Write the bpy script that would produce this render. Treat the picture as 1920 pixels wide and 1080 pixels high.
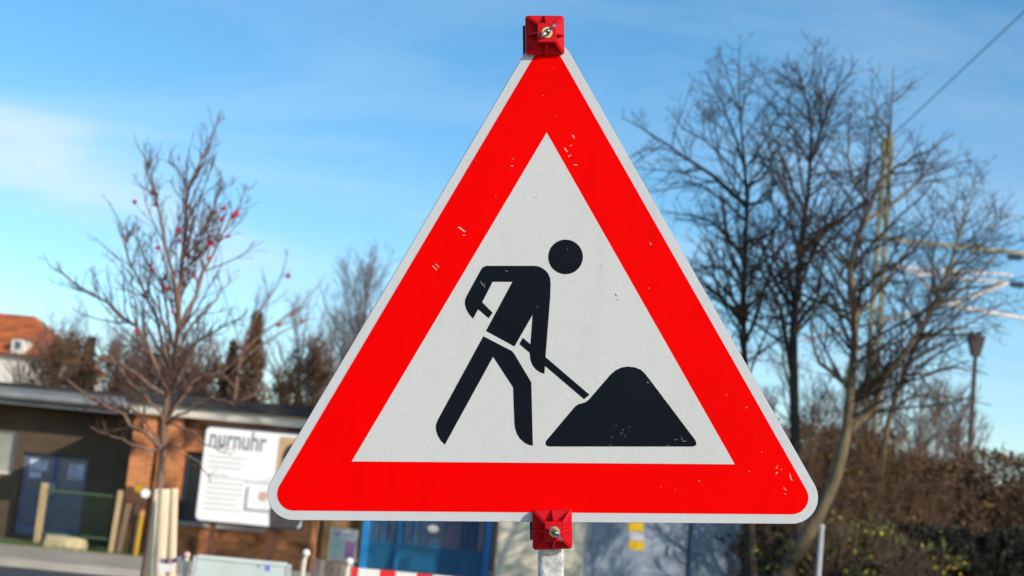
import bpy, bmesh, math, random
import numpy as np
from mathutils import Vector, Matrix

for o in list(bpy.data.objects):
    bpy.data.objects.remove(o, do_unlink=True)
SC = bpy.context.scene
COL = SC.collection
R = math.radians

# ------------------------------------------------------------------ camera
FPX = 2667.0                    # focal length in photo pixels (50 mm on 36 mm)
CAMH = 1.5
PITCH, ROLL = R(9.0), R(5.3)
FWD = Vector((0, math.cos(PITCH), math.sin(PITCH)))
U0 = Vector((0, -math.sin(PITCH), math.cos(PITCH)))
R0 = Vector((1, 0, 0))
RIGHT = math.cos(ROLL) * R0 + math.sin(ROLL) * U0
UP = -math.sin(ROLL) * R0 + math.cos(ROLL) * U0
CAM = Vector((0, 0, CAMH))
SIGND = 2.333                   # metres to the sign plate
cd = bpy.data.cameras.new('camera')
cd.lens = 50; cd.sensor_width = 36; cd.clip_start = 0.05; cd.clip_end = 5000
cd.dof.use_dof = True; cd.dof.focus_distance = SIGND; cd.dof.aperture_fstop = 6.3
cam = bpy.data.objects.new('camera', cd); COL.objects.link(cam)
m = Matrix((RIGHT, UP, -FWD)).transposed().to_4x4(); m.translation = CAM
cam.matrix_world = m
SC.camera = cam

# ------------------------------------------------------------------ sky and sun
AZ, EL = R(50), R(25)           # sun behind the camera, to the right
SUN = Vector((math.cos(EL) * math.sin(AZ), -math.cos(EL) * math.cos(AZ), math.sin(EL)))
w = bpy.data.worlds.new('World'); SC.world = w; w.use_nodes = True
nt = w.node_tree; nt.nodes.clear()
N = nt.nodes.new; LK = nt.links.new
out = N('ShaderNodeOutputWorld'); bg = N('ShaderNodeBackground')
sky = N('ShaderNodeTexSky'); sky.sky_type = 'NISHITA'; sky.sun_disc = False
sky.sun_elevation = EL; sky.sun_rotation = math.pi - AZ
sky.air_density = 1.0; sky.dust_density = 0.6; sky.ozone_density = 2.5; sky.altitude = 100
hs = N('ShaderNodeHueSaturation'); hs.inputs['Saturation'].default_value = 1.26; hs.inputs['Hue'].default_value = 0.491
hs.inputs['Value'].default_value = 1.0
LK(sky.outputs[0], hs.inputs['Color'])
tc = N('ShaderNodeTexCoord'); sep = N('ShaderNodeSeparateXYZ'); LK(tc.outputs['Generated'], sep.inputs[0])
def wm(op, a, b=None):
    n = N('ShaderNodeMath'); n.operation = op
    for i, v in enumerate((a, b)):
        if v is None: continue
        if isinstance(v, (int, float)): n.inputs[i].default_value = v
        else: LK(v, n.inputs[i])
    return n.outputs[0]
zc = wm('ADD', wm('MAXIMUM', sep.outputs[2], 0.0), 0.12)
comb = N('ShaderNodeCombineXYZ')
LK(wm('DIVIDE', sep.outputs[0], zc), comb.inputs[0]); LK(wm('DIVIDE', sep.outputs[1], zc), comb.inputs[1])
mp = N('ShaderNodeMapping'); LK(comb.outputs[0], mp.inputs[0])
mp.inputs['Rotation'].default_value = (0, 0, R(-14)); mp.inputs['Scale'].default_value = (0.5, 1.3, 1); mp.inputs['Location'].default_value = (0.9, 2.2, 0)
nz = N('ShaderNodeTexNoise'); nz.inputs['Scale'].default_value = 1.5; nz.inputs['Detail'].default_value = 7; nz.inputs['Roughness'].default_value = 0.56; nz.inputs['Distortion'].default_value = 0.5
LK(mp.outputs[0], nz.inputs['Vector'])
rp = N('ShaderNodeValToRGB'); rp.color_ramp.elements[0].position = 0.44; rp.color_ramp.elements[1].position = 0.80
LK(nz.outputs[0], rp.inputs[0])
fac = wm('MULTIPLY', rp.outputs[0], 0.30)
# one soft cirrus bank low in the left half of the sky
def vdot(v):
    n = N('ShaderNodeVectorMath'); n.operation = 'DOT_PRODUCT'; LK(tc.outputs['Generated'], n.inputs[0]); n.inputs[1].default_value = v; return n.outputs['Value']
caz, cel = R(-18.5), R(11.6)
cu, cv = (math.cos(caz), -math.sin(caz), 0), (-math.sin(caz) * math.sin(cel), -math.cos(caz) * math.sin(cel), math.cos(cel))
nz2 = N('ShaderNodeTexNoise'); nz2.inputs['Scale'].default_value = 9; nz2.inputs['Detail'].default_value = 5
mp2 = N('ShaderNodeMapping'); mp2.inputs['Scale'].default_value = (1, 1, 3.2); LK(tc.outputs['Generated'], mp2.inputs[0]); LK(mp2.outputs[0], nz2.inputs['Vector'])
wob = wm('MULTIPLY', wm('SUBTRACT', nz2.outputs[0], 0.5), 0.09)
uu = wm('DIVIDE', vdot(cu), 0.15); vv = wm('DIVIDE', wm('ADD', wm('ADD', vdot(cv), wm('MULTIPLY', vdot(cu), 0.30)), wob), 0.026)
bank = wm('EXPONENT', wm('MULTIPLY', wm('ADD', wm('MULTIPLY', uu, uu), wm('MULTIPLY', vv, vv)), -1.0))
front = wm('GREATER_THAN', sep.outputs[1], 0.0)
fac = wm('ADD', fac, wm('MULTIPLY', wm('MULTIPLY', bank, front), 0.55))
fac = wm('MINIMUM', fac, 0.9)
mx = N('ShaderNodeMix'); mx.data_type = 'RGBA'
LK(fac, mx.inputs[0]); LK(hs.outputs[0], mx.inputs[6]); mx.inputs[7].default_value = (4.3, 4.9, 5.5, 1)
LK(mx.outputs[2], bg.inputs[0]); bg.inputs[1].default_value = 0.15
LK(bg.outputs[0], out.inputs[0])
sd = bpy.data.lights.new('sun', 'SUN'); sd.energy = 3.5; sd.angle = R(0.5); sd.color = (1.0, 0.90, 0.76)
so = bpy.data.objects.new('sun', sd); COL.objects.link(so)
so.rotation_euler = (-SUN).to_track_quat('-Z', 'Y').to_euler(); so.location = (20, -20, 20)
vs = SC.view_settings
vs.view_transform = 'Standard'; vs.look = 'None'; vs.exposure = 0.35; vs.gamma = 1; vs.use_curve_mapping = False

# ------------------------------------------------------------------ helpers
def P(px, py, Y):
    d = FWD + RIGHT * ((px - 960) / FPX) - UP * ((py - 540) / FPX)
    return CAM + d * (Y / d.y)
def PX(px, py, Y): return P(px, py, Y).x
def PZ(px, py, Y): return P(px, py, Y).z
def ground(px, Y):
    """x of the ground point at depth Y seen in the photo column px (below the frame: extended down the world vertical)."""
    return PX(px, 1000, Y)

MATS = {}
def mat(name, col, rough=0.8, var=0.12, scale=3.0, bump=0.0, bscale=None, metal=0.0, col2=None, detail=4, spec=0.4, stretch=(1, 1, 1)):
    if name in MATS: return MATS[name]
    m = bpy.data.materials.new(name); m.use_nodes = True
    t = m.node_tree; b = t.nodes['Principled BSDF']
    b.inputs['Roughness'].default_value = rough; b.inputs['Metallic'].default_value = metal
    b.inputs['Specular IOR Level'].default_value = spec
    c = t.nodes.new('ShaderNodeTexCoord'); mpn = t.nodes.new('ShaderNodeMapping'); mpn.inputs['Scale'].default_value = stretch
    t.links.new(c.outputs['Object'], mpn.inputs[0])
    n = t.nodes.new('ShaderNodeTexNoise'); n.inputs['Scale'].default_value = scale; n.inputs['Detail'].default_value = detail
    n.inputs['Roughness'].default_value = 0.62
    t.links.new(mpn.outputs[0], n.inputs['Vector'])
    r = t.nodes.new('ShaderNodeValToRGB')
    a = [max(0, x * (1 - var)) for x in col]; z = [min(1, x * (1 + var)) for x in (col2 or col)]
    r.color_ramp.elements[0].position = 0.3; r.color_ramp.elements[1].position = 0.7
    r.color_ramp.elements[0].color = (*a, 1); r.color_ramp.elements[1].color = (*z, 1)
    t.links.new(n.outputs[0], r.inputs[0]); t.links.new(r.outputs[0], b.inputs['Base Color'])
    if bump:
        bn = t.nodes.new('ShaderNodeTexNoise'); bn.inputs['Scale'].default_value = bscale or scale * 4; bn.inputs['Detail'].default_value = 5
        t.links.new(mpn.outputs[0], bn.inputs['Vector'])
        bp = t.nodes.new('ShaderNodeBump'); bp.inputs['Strength'].default_value = bump; bp.inputs['Distance'].default_value = 0.02
        t.links.new(bn.outputs[0], bp.inputs['Height']); t.links.new(bp.outputs[0], b.inputs['Normal'])
    MATS[name] = m
    return m

def brick_mat():
    m = bpy.data.materials.new('brickwork'); m.use_nodes = True
    t = m.node_tree; b = t.nodes['Principled BSDF']; b.inputs['Roughness'].default_value = 0.9
    c = t.nodes.new('ShaderNodeTexCoord'); sx = t.nodes.new('ShaderNodeSeparateXYZ'); t.links.new(c.outputs['Object'], sx.inputs[0])
    ad = t.nodes.new('ShaderNodeMath'); t.links.new(sx.outputs[0], ad.inputs[0]); t.links.new(sx.outputs[1], ad.inputs[1])
    cm = t.nodes.new('ShaderNodeCombineXYZ'); t.links.new(ad.outputs[0], cm.inputs[0]); t.links.new(sx.outputs[2], cm.inputs[1])
    k = t.nodes.new('ShaderNodeTexBrick'); t.links.new(cm.outputs[0], k.inputs['Vector'])
    k.inputs['Scale'].default_value = 1.0; k.inputs['Brick Width'].default_value = 0.25; k.inputs['Row Height'].default_value = 0.077; k.inputs['Mortar Size'].default_value = 0.006
    k.inputs['Color1'].default_value = (0.60, 0.215, 0.065, 1); k.inputs['Color2'].default_value = (0.46, 0.15, 0.045, 1); k.inputs['Mortar'].default_value = (0.42, 0.32, 0.22, 1)
    n = t.nodes.new('ShaderNodeTexNoise'); n.inputs['Scale'].default_value = 1.7; n.inputs['Detail'].default_value = 6; t.links.new(c.outputs['Object'], n.inputs['Vector'])
    r = t.nodes.new('ShaderNodeValToRGB'); r.color_ramp.elements[0].position = 0.36; r.color_ramp.elements[0].color = (0.16, 0.13, 0.11, 1)
    r.color_ramp.elements[1].position = 0.53; r.color_ramp.elements[1].color = (1.15, 1.1, 1.0, 1)
    t.links.new(n.outputs[0], r.inputs[0])
    mm = t.nodes.new('ShaderNodeMix'); mm.data_type = 'RGBA'; mm.blend_type = 'MULTIPLY'; mm.inputs[0].default_value = 1
    t.links.new(k.outputs[0], mm.inputs[6]); t.links.new(r.outputs[0], mm.inputs[7]); t.links.new(mm.outputs[2], b.inputs['Base Color'])
    bp = t.nodes.new('ShaderNodeBump'); bp.inputs['Strength'].default_value = 0.6; bp.inputs['Distance'].default_value = 0.01; bp.invert = True
    t.links.new(k.outputs['Fac'], bp.inputs['Height']); t.links.new(bp.outputs[0], b.inputs['Normal'])
    return m

ORI = {}
def tag(o, label=None, cat=None, group=None, kind=None):
    if label: o['label'] = label
    if cat: o['category'] = cat
    if group: o['group'] = group
    if kind: o['kind'] = kind
    return o
def thing(name, loc, label, cat, group=None):
    o = bpy.data.objects.new(name, None); COL.objects.link(o); o.location = loc; o.empty_display_size = 0.2
    ORI[o] = Vector(loc)
    return tag(o, label, cat, group)

class MB:
    """collects geometry in world coordinates; build() links it as one mesh"""
    def __init__(s): s.v = []; s.f = []
    def add(s, vs_, fs):
        b = len(s.v); s.v += [tuple(x) for x in vs_]; s.f += [tuple(i + b for i in f) for f in fs]; return s
    def box(s, x0, x1, y0, y1, z0, z1):
        return s.add([(x0,y0,z0),(x1,y0,z0),(x1,y1,z0),(x0,y1,z0),(x0,y0,z1),(x1,y0,z1),(x1,y1,z1),(x0,y1,z1)],
                     [(0,3,2,1),(4,5,6,7),(0,1,5,4),(1,2,6,5),(2,3,7,6),(3,0,4,7)])
    def bar(s, a, b, wx, wy, ref=None):
        """rectangular bar from a to b"""
        a, b = Vector(a), Vector(b); t = (b - a).normalized()
        ref = Vector(ref) if ref else (Vector((0, 1, 0)) if abs(t.y) < 0.9 else Vector((1, 0, 0)))
        n = t.cross(ref).normalized(); q = n.cross(t).normalized()
        c = [(-1,-1),(1,-1),(1,1),(-1,1)]
        vs_ = [p + n * (i * wx / 2) + q * (j * wy / 2) for p in (a, b) for i, j in c]
        return s.add(vs_, [(0,3,2,1),(4,5,6,7),(0,1,5,4),(1,2,6,5),(2,3,7,6),(3,0,4,7)])
    def tube(s, pts, rads, n=8):
        pts = [Vector(p) for p in pts]; k = len(pts)
        if isinstance(rads, (int, float)): rads = [rads] * k
        vs_ = []
        ref = None
        for i, p in enumerate(pts):
            t = (pts[min(i + 1, k - 1)] - pts[max(i - 1, 0)]).normalized()
            if ref is None: ref = Vector((1, 0, 0)) if abs(t.x) < 0.8 else Vector((0, 1, 0))
            a = t.cross(ref).normalized(); b = t.cross(a)
            for j in range(n):
                g = 2 * math.pi * j / n
                vs_.append(p + (a * math.cos(g) + b * math.sin(g)) * rads[i])
        fs = [(i*n+j, i*n+(j+1) % n, (i+1)*n+(j+1) % n, (i+1)*n+j) for i in range(k-1) for j in range(n)]
        fs += [tuple(range(n))[::-1], tuple((k-1)*n + j for j in range(n))]
        return s.add(vs_, fs)
    def ball(s, c, r, n=10, m=7, sc=(1, 1, 1)):
        c = Vector(c); vs_ = [c + Vector((0, 0, r * sc[2]))]
        for i in range(1, m):
            th = math.pi * i / m
            for j in range(n):
                g = 2 * math.pi * j / n
                vs_.append(c + Vector((r*sc[0]*math.sin(th)*math.cos(g), r*sc[1]*math.sin(th)*math.sin(g), r*sc[2]*math.cos(th))))
        vs_.append(c - Vector((0, 0, r * sc[2]))); L = len(vs_) - 1
        fs = [(0, 1 + j, 1 + (j+1) % n) for j in range(n)]
        fs += [(1+i*n+j, 1+(i+1)*n+j, 1+(i+1)*n+(j+1) % n, 1+i*n+(j+1) % n) for i in range(m-2) for j in range(n)]
        fs += [(L, 1+(m-2)*n+(j+1) % n, 1+(m-2)*n+j) for j in range(n)]
        return s.add(vs_, fs)
    def prism(s, poly, fn, w0, w1):
        """poly: 2-D outline, fn(u, v, w) -> world; w1 is the visible side"""
        n = len(poly)
        ar = sum(poly[i][0]*poly[(i+1) % n][1] - poly[(i+1) % n][0]*poly[i][1] for i in range(n))
        vs_ = [fn(u, v, w0) for u, v in poly] + [fn(u, v, w1) for u, v in poly]
        fs = [tuple(range(n))[::-1], tuple(range(n, 2*n))] + [(i, (i+1) % n, n+(i+1) % n, n+i) for i in range(n)]
        return s.add(vs_, fs)
    def build(s, name, material, parent=None, kind=None, smooth=False, bevel=0):
        o0 = ORI.get(parent, Vector((0, 0, 0))) if parent else Vector((0, 0, 0))
        me = bpy.data.meshes.new(name)
        me.from_pydata([(v[0]-o0.x, v[1]-o0.y, v[2]-o0.z) for v in s.v], [], s.f)
        bm = bmesh.new(); bm.from_mesh(me); bmesh.ops.recalc_face_normals(bm, faces=bm.faces)
        big = [f for f in bm.faces if len(f.verts) > 6]
        if big: bmesh.ops.triangulate(bm, faces=big)
        bm.to_mesh(me); bm.free()
        if smooth:
            for p in me.polygons: p.use_smooth = True
        me.materials.append(material)
        o = bpy.data.objects.new(name, me); COL.objects.link(o)
        if parent: o.parent = parent; ORI[o] = o0
        if kind: o['kind'] = kind
        if bevel:
            md = o.modifiers.new('bevel', 'BEVEL'); md.width = bevel; md.segments = 2; md.limit_method = 'ANGLE'
        return o

def np_mesh(name, V, F, material, parent=None, kind=None):
    """V (n,3) float, F (m,4) int quads"""
    o0 = ORI.get(parent, Vector((0, 0, 0))) if parent else Vector((0, 0, 0))
    V = np.asarray(V, dtype=np.float32) - np.array(o0, dtype=np.float32)
    me = bpy.data.meshes.new(name); nv, nf = len(V), len(F)
    me.vertices.add(nv); me.vertices.foreach_set('co', V.ravel())
    me.loops.add(nf * 4); me.loops.foreach_set('vertex_index', np.asarray(F, dtype=np.int32).ravel())
    me.polygons.add(nf); me.polygons.foreach_set('loop_start', np.arange(0, nf * 4, 4, dtype=np.int32))
    me.update(calc_edges=True)
    me.materials.append(material)
    o = bpy.data.objects.new(name, me); COL.objects.link(o)
    if parent: o.parent = parent; ORI[o] = o0
    if kind: o['kind'] = kind
    return o

def unit(a): return a / np.maximum(np.linalg.norm(a, axis=-1, keepdims=True), 1e-9)
def tubes(pts, rad, sides=3):
    """pts (N,K,3), rad (N,K) -> verts, quads"""
    Nn, K, _ = pts.shape
    t = np.empty_like(pts); t[:, 1:-1] = pts[:, 2:] - pts[:, :-2]; t[:, 0] = pts[:, 1] - pts[:, 0]; t[:, -1] = pts[:, -1] - pts[:, -2]
    t = unit(t); d = unit(pts[:, -1] - pts[:, 0])
    ref = np.where(np.abs(d[:, :1]) < 0.7, np.array([[1., 0, 0]]), np.array([[0, 1., 0]]))[:, None, :]
    a = unit(np.cross(t, ref)); b = np.cross(t, a)
    g = np.arange(sides) * 2 * np.pi / sides
    V = pts[:, :, None, :] + rad[:, :, None, None] * (a[:, :, None, :] * np.cos(g)[None, None, :, None] + b[:, :, None, :] * np.sin(g)[None, None, :, None])
    j = np.arange(sides); jn = (j + 1) % sides; i = np.arange(K - 1)
    q = np.stack([i[:, None]*sides + j, i[:, None]*sides + jn, (i[:, None]+1)*sides + jn, (i[:, None]+1)*sides + j], -1).reshape(-1, 4)
    F = (np.arange(Nn)[:, None, None] * (K * sides) + q[None]).reshape(-1, 4)
    return V.reshape(-1, 3), F
def join(parts):
    Vs, Fs, b = [], [], 0
    for V, F in parts:
        Vs.append(V); Fs.append(F + b); b += len(V)
    return np.concatenate(Vs), np.concatenate(Fs)
def spawn(rng, pts, rad, dens, t0, lens, ang, upb=0.0, K=4, wig=0.12, rs=0.55, rmin=0.0015, lfun=None, t1=1.0, flat=1.0):
    """children along parent polylines; dens children per metre, lens=(lo,hi) as share of parent length"""
    seg = np.linalg.norm(np.diff(pts, axis=1), axis=2); L = seg.sum(1)
    cnt = rng.poisson(np.maximum(L * dens, 0.01)); idx = np.repeat(np.arange(len(pts)), cnt); n = len(idx)
    if n == 0: return np.zeros((0, K, 3)), np.zeros((0, K))
    t = rng.uniform(t0, t1, n); Kp = pts.shape[1]; x = t * (Kp - 1); i0 = np.minimum(x.astype(int), Kp - 2); fr = (x - i0)[:, None]
    p0 = pts[idx, i0] * (1 - fr) + pts[idx, i0 + 1] * fr; r0 = rad[idx, i0] * (1 - fr[:, 0]) + rad[idx, i0 + 1] * fr[:, 0]
    tan = unit(pts[idx, i0 + 1] - pts[idx, i0])
    rv = rng.normal(size=(n, 3)); rv[:, 1] *= flat; perp = unit(np.cross(tan, rv))
    a = rng.uniform(ang[0], ang[1], n)[:, None]
    d = unit(np.cos(a) * tan + np.sin(a) * perp + np.array([0, 0, 1.]) * upb)
    ln = L[idx] * rng.uniform(lens[0], lens[1], n) * (1 - 0.55 * t)
    if lfun is not None: ln = lfun(t, ln, p0)
    out = np.empty((n, K, 3)); out[:, 0] = p0; step = (ln / (K - 1))[:, None]
    for k in range(1, K):
        out[:, k] = out[:, k - 1] + d * step
        d = unit(d + rng.normal(size=(n, 3)) * wig + np.array([0, 0, 1.]) * upb * 0.35)
    rb = np.clip(np.minimum(r0 * rs, 0.012 * ln + 0.002), rmin, None)
    rr = rb[:, None] * np.linspace(1, 0.35, K)[None]
    return out, np.maximum(rr, rmin * 0.6)
def smooth_line(pts, n):
    pts = np.asarray(pts, float); K = len(pts)
    if K == 2: return pts[0] + (pts[1] - pts[0]) * np.linspace(0, 1, n)[:, None]
    ext = np.vstack([2*pts[0]-pts[1], pts, 2*pts[-1]-pts[-2]]); res = []
    for u in np.linspace(0, K - 1 - 1e-6, n):
        i = int(u); f = u - i; a, b, c, d = ext[i:i+4]
        res.append(0.5*((2*b)+(-a+c)*f+(2*a-5*b+4*c-d)*f*f+(-a+3*b-3*c+d)*f**3))
    return np.array(res)
def leaf_quads(rng, cen, size):
    n = len(cen); a = unit(rng.normal(size=(n, 3))); b = unit(np.cross(a, rng.normal(size=(n, 3))))
    s = (size * rng.uniform(0.6, 1.3, n))[:, None]
    V = np.stack([cen - a*s, cen - b*s*0.6, cen + a*s, cen + b*s*0.6], 1).reshape(-1, 3)
    return V, np.arange(n * 4).reshape(n, 4)

# ------------------------------------------------------------------ materials
M_bark = mat('bark_dark', (0.042, 0.032, 0.026), 0.9, 0.3, 9, 0.5, 30, stretch=(1, 1, 0.3))
M_bark2 = mat('bark_warm', (0.15, 0.11, 0.06), 0.9, 0.35, 7, 0.5, 30, stretch=(1, 1, 0.3))
M_rowan = mat('bark_rowan', (0.19, 0.115, 0.08), 0.85, 0.25, 9, 0.4, 30, stretch=(1, 1, 0.3))
M_twig = mat('twig', (0.042, 0.029, 0.022), 0.9, 0.2, 4)
M_twigw = mat('twig_warm', (0.14, 0.085, 0.05), 0.9, 0.25, 4)
M_berry = mat('rowan_berry', (0.40, 0.02, 0.045), 0.45, 0.3, 30)
M_leafy = mat('leaf_yellow', (0.30, 0.24, 0.03), 0.7, 0.3, 5)
M_leafg = mat('leaf_green', (0.075, 0.10, 0.02), 0.7, 0.3, 5)
M_leafb = mat('leaf_brown', (0.12, 0.066, 0.034), 0.85, 0.35, 3)
M_leafshade = mat('leaf_shade_dark', (0.022, 0.022, 0.012), 0.8, 0.4, 3)  # near-black leaves: the thicket's inner shade put into their colour
M_grass = mat('grass_blades', (0.07, 0.11, 0.02), 0.8, 0.3, 3)


# ------------------------------------------------------------------ ground, road, pavements
def sheet(name, x0, x1, y0, y1, z, material):
    mb = MB(); mb.add([(x0,y0,z),(x1,y0,z),(x1,y1,z),(x0,y1,z)], [(0,1,2,3)])
    return tag(mb.build(name, material), kind='structure')
sheet('ground', -1500, 1500, -1500, 1500, -0.004, mat('soil', (0.14, 0.105, 0.07), 0.95, 0.35, 0.8, 0.6, 6, col2=(0.15, 0.13, 0.075)))
sheet('road', -400, 400, 15.6, 22.4, 0.004, mat('asphalt', (0.05, 0.05, 0.054), 0.85, 0.25, 1.2, 0.4, 60))
def slab(name, x0, x1, y0, y1, z1, material):
    return tag(MB().box(x0, x1, y0, y1, -0.05, z1).build(name, material), kind='structure')
M_pave = mat('pavement', (0.36, 0.30, 0.22), 0.9, 0.2, 1.1, 0.4, 14)
M_kerb = mat('kerb_stone', (0.40, 0.36, 0.31), 0.9, 0.15, 2.0, 0.3, 20)
slab('pavement_far', -60, 60, 22.56, 26.6, 0.12, M_pave)
slab('kerb_far', -60, 60, 22.4, 22.555, 0.125, M_kerb)
slab('pavement_near', -60, 60, -6, 15.44, 0.12, mat('pavement_near', (0.24, 0.22, 0.19), 0.9, 0.2, 1.3, 0.4, 16))
slab('kerb_near', -60, 60, 15.445, 15.6, 0.125, M_kerb)
rng = np.random.default_rng(5)
n = 14000
gp = np.stack([rng.uniform(-14, -4.8, n), rng.uniform(26.65, 28.6, n), np.zeros(n)], 1)
top = gp + np.stack([rng.normal(0, .04, n), rng.normal(0, .04, n), rng.uniform(.05, .16, n)], 1)
Vg, Fg = tubes(np.stack([gp, top], 1), np.tile(np.array([[0.007, 0.001]]), (n, 1)), 3)
tag(np_mesh('grass', Vg, Fg, M_grass), 'short green grass strip between pavement and plaster building', 'grass', kind='stuff')

# ------------------------------------------------------------------ the warning sign
K = SIGND / FPX
def S(px, py, wz=0.0):
    """point of the sign's own plane (plate faces the street squarely); wz metres towards the viewer"""
    return CAM + FWD * (SIGND - wz) + RIGHT * ((px - 960) * K) - UP * ((py - 540) * K)
pt, pb = S(1020, 27, -0.028), S(1033.5, 1060, -0.028)
pdir = (pb - pt).normalized()
foot = pt + pdir * ((pt.z - 0.12) / -pdir.z)
root = thing('warning_sign', (foot.x, foot.y, 0.12), 'triangular roadworks warning sign with red border and black digging worker', 'road sign')
def rounded_tri(tri, d, r, seg=14):
    """equilateral outline offset outwards by d with corner radius r (pixels)"""
    A = [Vector(p) for p in tri]; c = sum(A, Vector((0, 0))) / 3
    inr = (A[0] - c).length / 2
    A = [c + (p - c) * ((inr + d) / inr) for p in A]
    outl = []
    for i in range(3):
        p, q, n_ = A[i], A[i-1], A[(i+1) % 3]
        if r == 0: outl.append(tuple(p)); continue
        dq, dn = (q - p).normalized(), (n_ - p).normalized(); bis = (dq + dn).normalized()
        cc = p + bis * (r / math.sin(R(30)))
        s = p + dq * (r / math.tan(R(30))) - cc; e = p + dn * (r / math.tan(R(30))) - cc
        a0 = math.atan2(s.y, s.x); a1 = math.atan2(e.y, e.x); da = (a1 - a0 + math.pi) % (2 * math.pi) - math.pi
        for k in range(seg + 1):
            g = a0 + da * k / seg; outl.append((cc.x + r * math.cos(g), cc.y + r * math.sin(g)))
    return outl
TRI = [(1025, 248.5), (659.5, 865), (1377.5, 870.5)]
def face_mat(name, col, grain, grime, gcol, rough, spec, streak=0.5):
    """reflective sheeting: fine bead grain, broad fading and faint run-off streaks"""
    m = bpy.data.materials.new(name); m.use_nodes = True; t = m.node_tree; b = t.nodes['Principled BSDF']
    b.inputs['Roughness'].default_value = rough; b.inputs['Specular IOR Level'].default_value = spec
    c = t.nodes.new('ShaderNodeTexCoord')
    def noise(scale, stretch, det, lo, hi):
        mp_ = t.nodes.new('ShaderNodeMapping'); mp_.inputs['Scale'].default_value = stretch; t.links.new(c.outputs['Object'], mp_.inputs[0])
        n = t.nodes.new('ShaderNodeTexNoise'); n.inputs['Scale'].default_value = scale; n.inputs['Detail'].default_value = det; t.links.new(mp_.outputs[0], n.inputs['Vector'])
        r = t.nodes.new('ShaderNodeMapRange'); r.inputs[1].default_value = lo; r.inputs[2].default_value = hi; t.links.new(n.outputs[0], r.inputs[0]); return r.outputs[0]
    g = noise(520, (1, 1, 1), 2, .3, .7); br = noise(3.2, (1, 1, 1), 3, .35, .7); st = noise(26, (1, 1, .06), 4, .52, .8); sp = noise(70, (1, 1, 1), 3, .66, .78)
    def mixc(f, amt, a, bcol):
        mm = t.nodes.new('ShaderNodeMath'); mm.operation = 'MULTIPLY'; t.links.new(f, mm.inputs[0]); mm.inputs[1].default_value = amt
        x = t.nodes.new('ShaderNodeMix'); x.data_type = 'RGBA'; t.links.new(mm.outputs[0], x.inputs[0])
        if isinstance(a, tuple): x.inputs[6].default_value = (*a, 1)
        else: t.links.new(a, x.inputs[6])
        x.inputs[7].default_value = (*bcol, 1); return x.outputs[2]
    o = mixc(g, 1.0, tuple(v * (1 - grain) for v in col), tuple(min(1, v * (1 + grain)) for v in col))
    o = mixc(br, grime, o, gcol); o = mixc(st, grime * streak, o, tuple(v * .6 for v in gcol)); o = mixc(sp, grime * .6, o, tuple(v * .5 for v in gcol))
    t.links.new(o, b.inputs['Base Color'])
    rr2 = t.nodes.new('ShaderNodeMapRange'); rr2.inputs[3].default_value = rough - .12; rr2.inputs[4].default_value = rough + .15; t.links.new(br, rr2.inputs[0]); t.links.new(rr2.outputs[0], b.inputs['Roughness'])
    return m
M_white = face_mat('reflective_white', (.575, .575, .575), .10, .26, (.46, .475, .42), .5, .35)
M_rimw = face_mat('sign_rim', (.56, .57, .585), .04, .28, (.44, .45, .44), .45, .4)
M_red = face_mat('sign_red', (.86, 0, 0), .03, .3, (.58, .0, .0), .55, .04, .4)
M_blk = face_mat('sign_black', (.0055, .0085, .0140), .05, .4, (.002, .003, .004), .6, .07)
M_alu = mat('sign_back', (0.05, 0.05, 0.05), 0.6, 0.1, 8)
plate = MB().prism(rounded_tri(TRI, 111, 49), S, -0.0028, 0.0).build('plate', M_rimw, root, bevel=.0009)
MB().prism(rounded_tri(TRI, 111.8, 49.6), S, -0.010, -0.0030).build('rear_rim', M_alu, root)
MB().prism(rounded_tri(TRI, 93, 31), S, 0.0002, 0.0004).build('red_border', M_red, plate)
MB().prism(rounded_tri(TRI, 0, 0), S, 0.0006, 0.0008).build('white_field', M_white, plate)
def Z(l): return [(780 + x / 2.4, 420 + y / 2.4) for x, y in l]
pict = {
 'worker_head': [(673 + 78 * math.cos(a * math.pi / 20), 148 + 78 * math.sin(a * math.pi / 20)) for a in range(40)],
 'worker_torso': [(318,188),(530,188),(548,190),(566,197),(583,209),(596,225),(604,245),(606,268),(604,330),(583,597),(578,674),(560,668),(540,655),(524,635),(515,612),(512,580),(525,408),(443,551),(315,481),(434,260),(345,260),(298,352),(345,399),(327,424),(280,384),(257,426),(240,407),(227,385),(220,362),(221,342),(228,324),(290,210),(297,199),(306,191)],
 'shovel_handle': [(481,512),(781,768),(757,788),(466,540)],
 'worker_legs': [(303,505),(418,564),(432,572),(441,582),(519,712),(526,997),(508,994),(488,984),(468,966),(453,942),(446,918),(443,895),(437,735),(347,597),(130,993),(112,975),(98,952),(90,926),(90,903),(99,880)],
 'sand_heap': [(583,990),(584,978),(592,968),(715,822),(730,811),(762,802),(778,790),(875,678),(898,658),(925,645),(955,641),(985,645),(1012,656),(1032,675),(1047,694),(1255,970),(1262,984),(1260,995),(1248,1001),(600,1001),(588,998)],
}
for nm, pl in pict.items():
    h = 0.0012 if nm == 'shovel_handle' else 0.0010
    MB().prism(Z(pl), S, h - 0.0001, h + 0.0001).build(nm, M_blk, plate)
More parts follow.
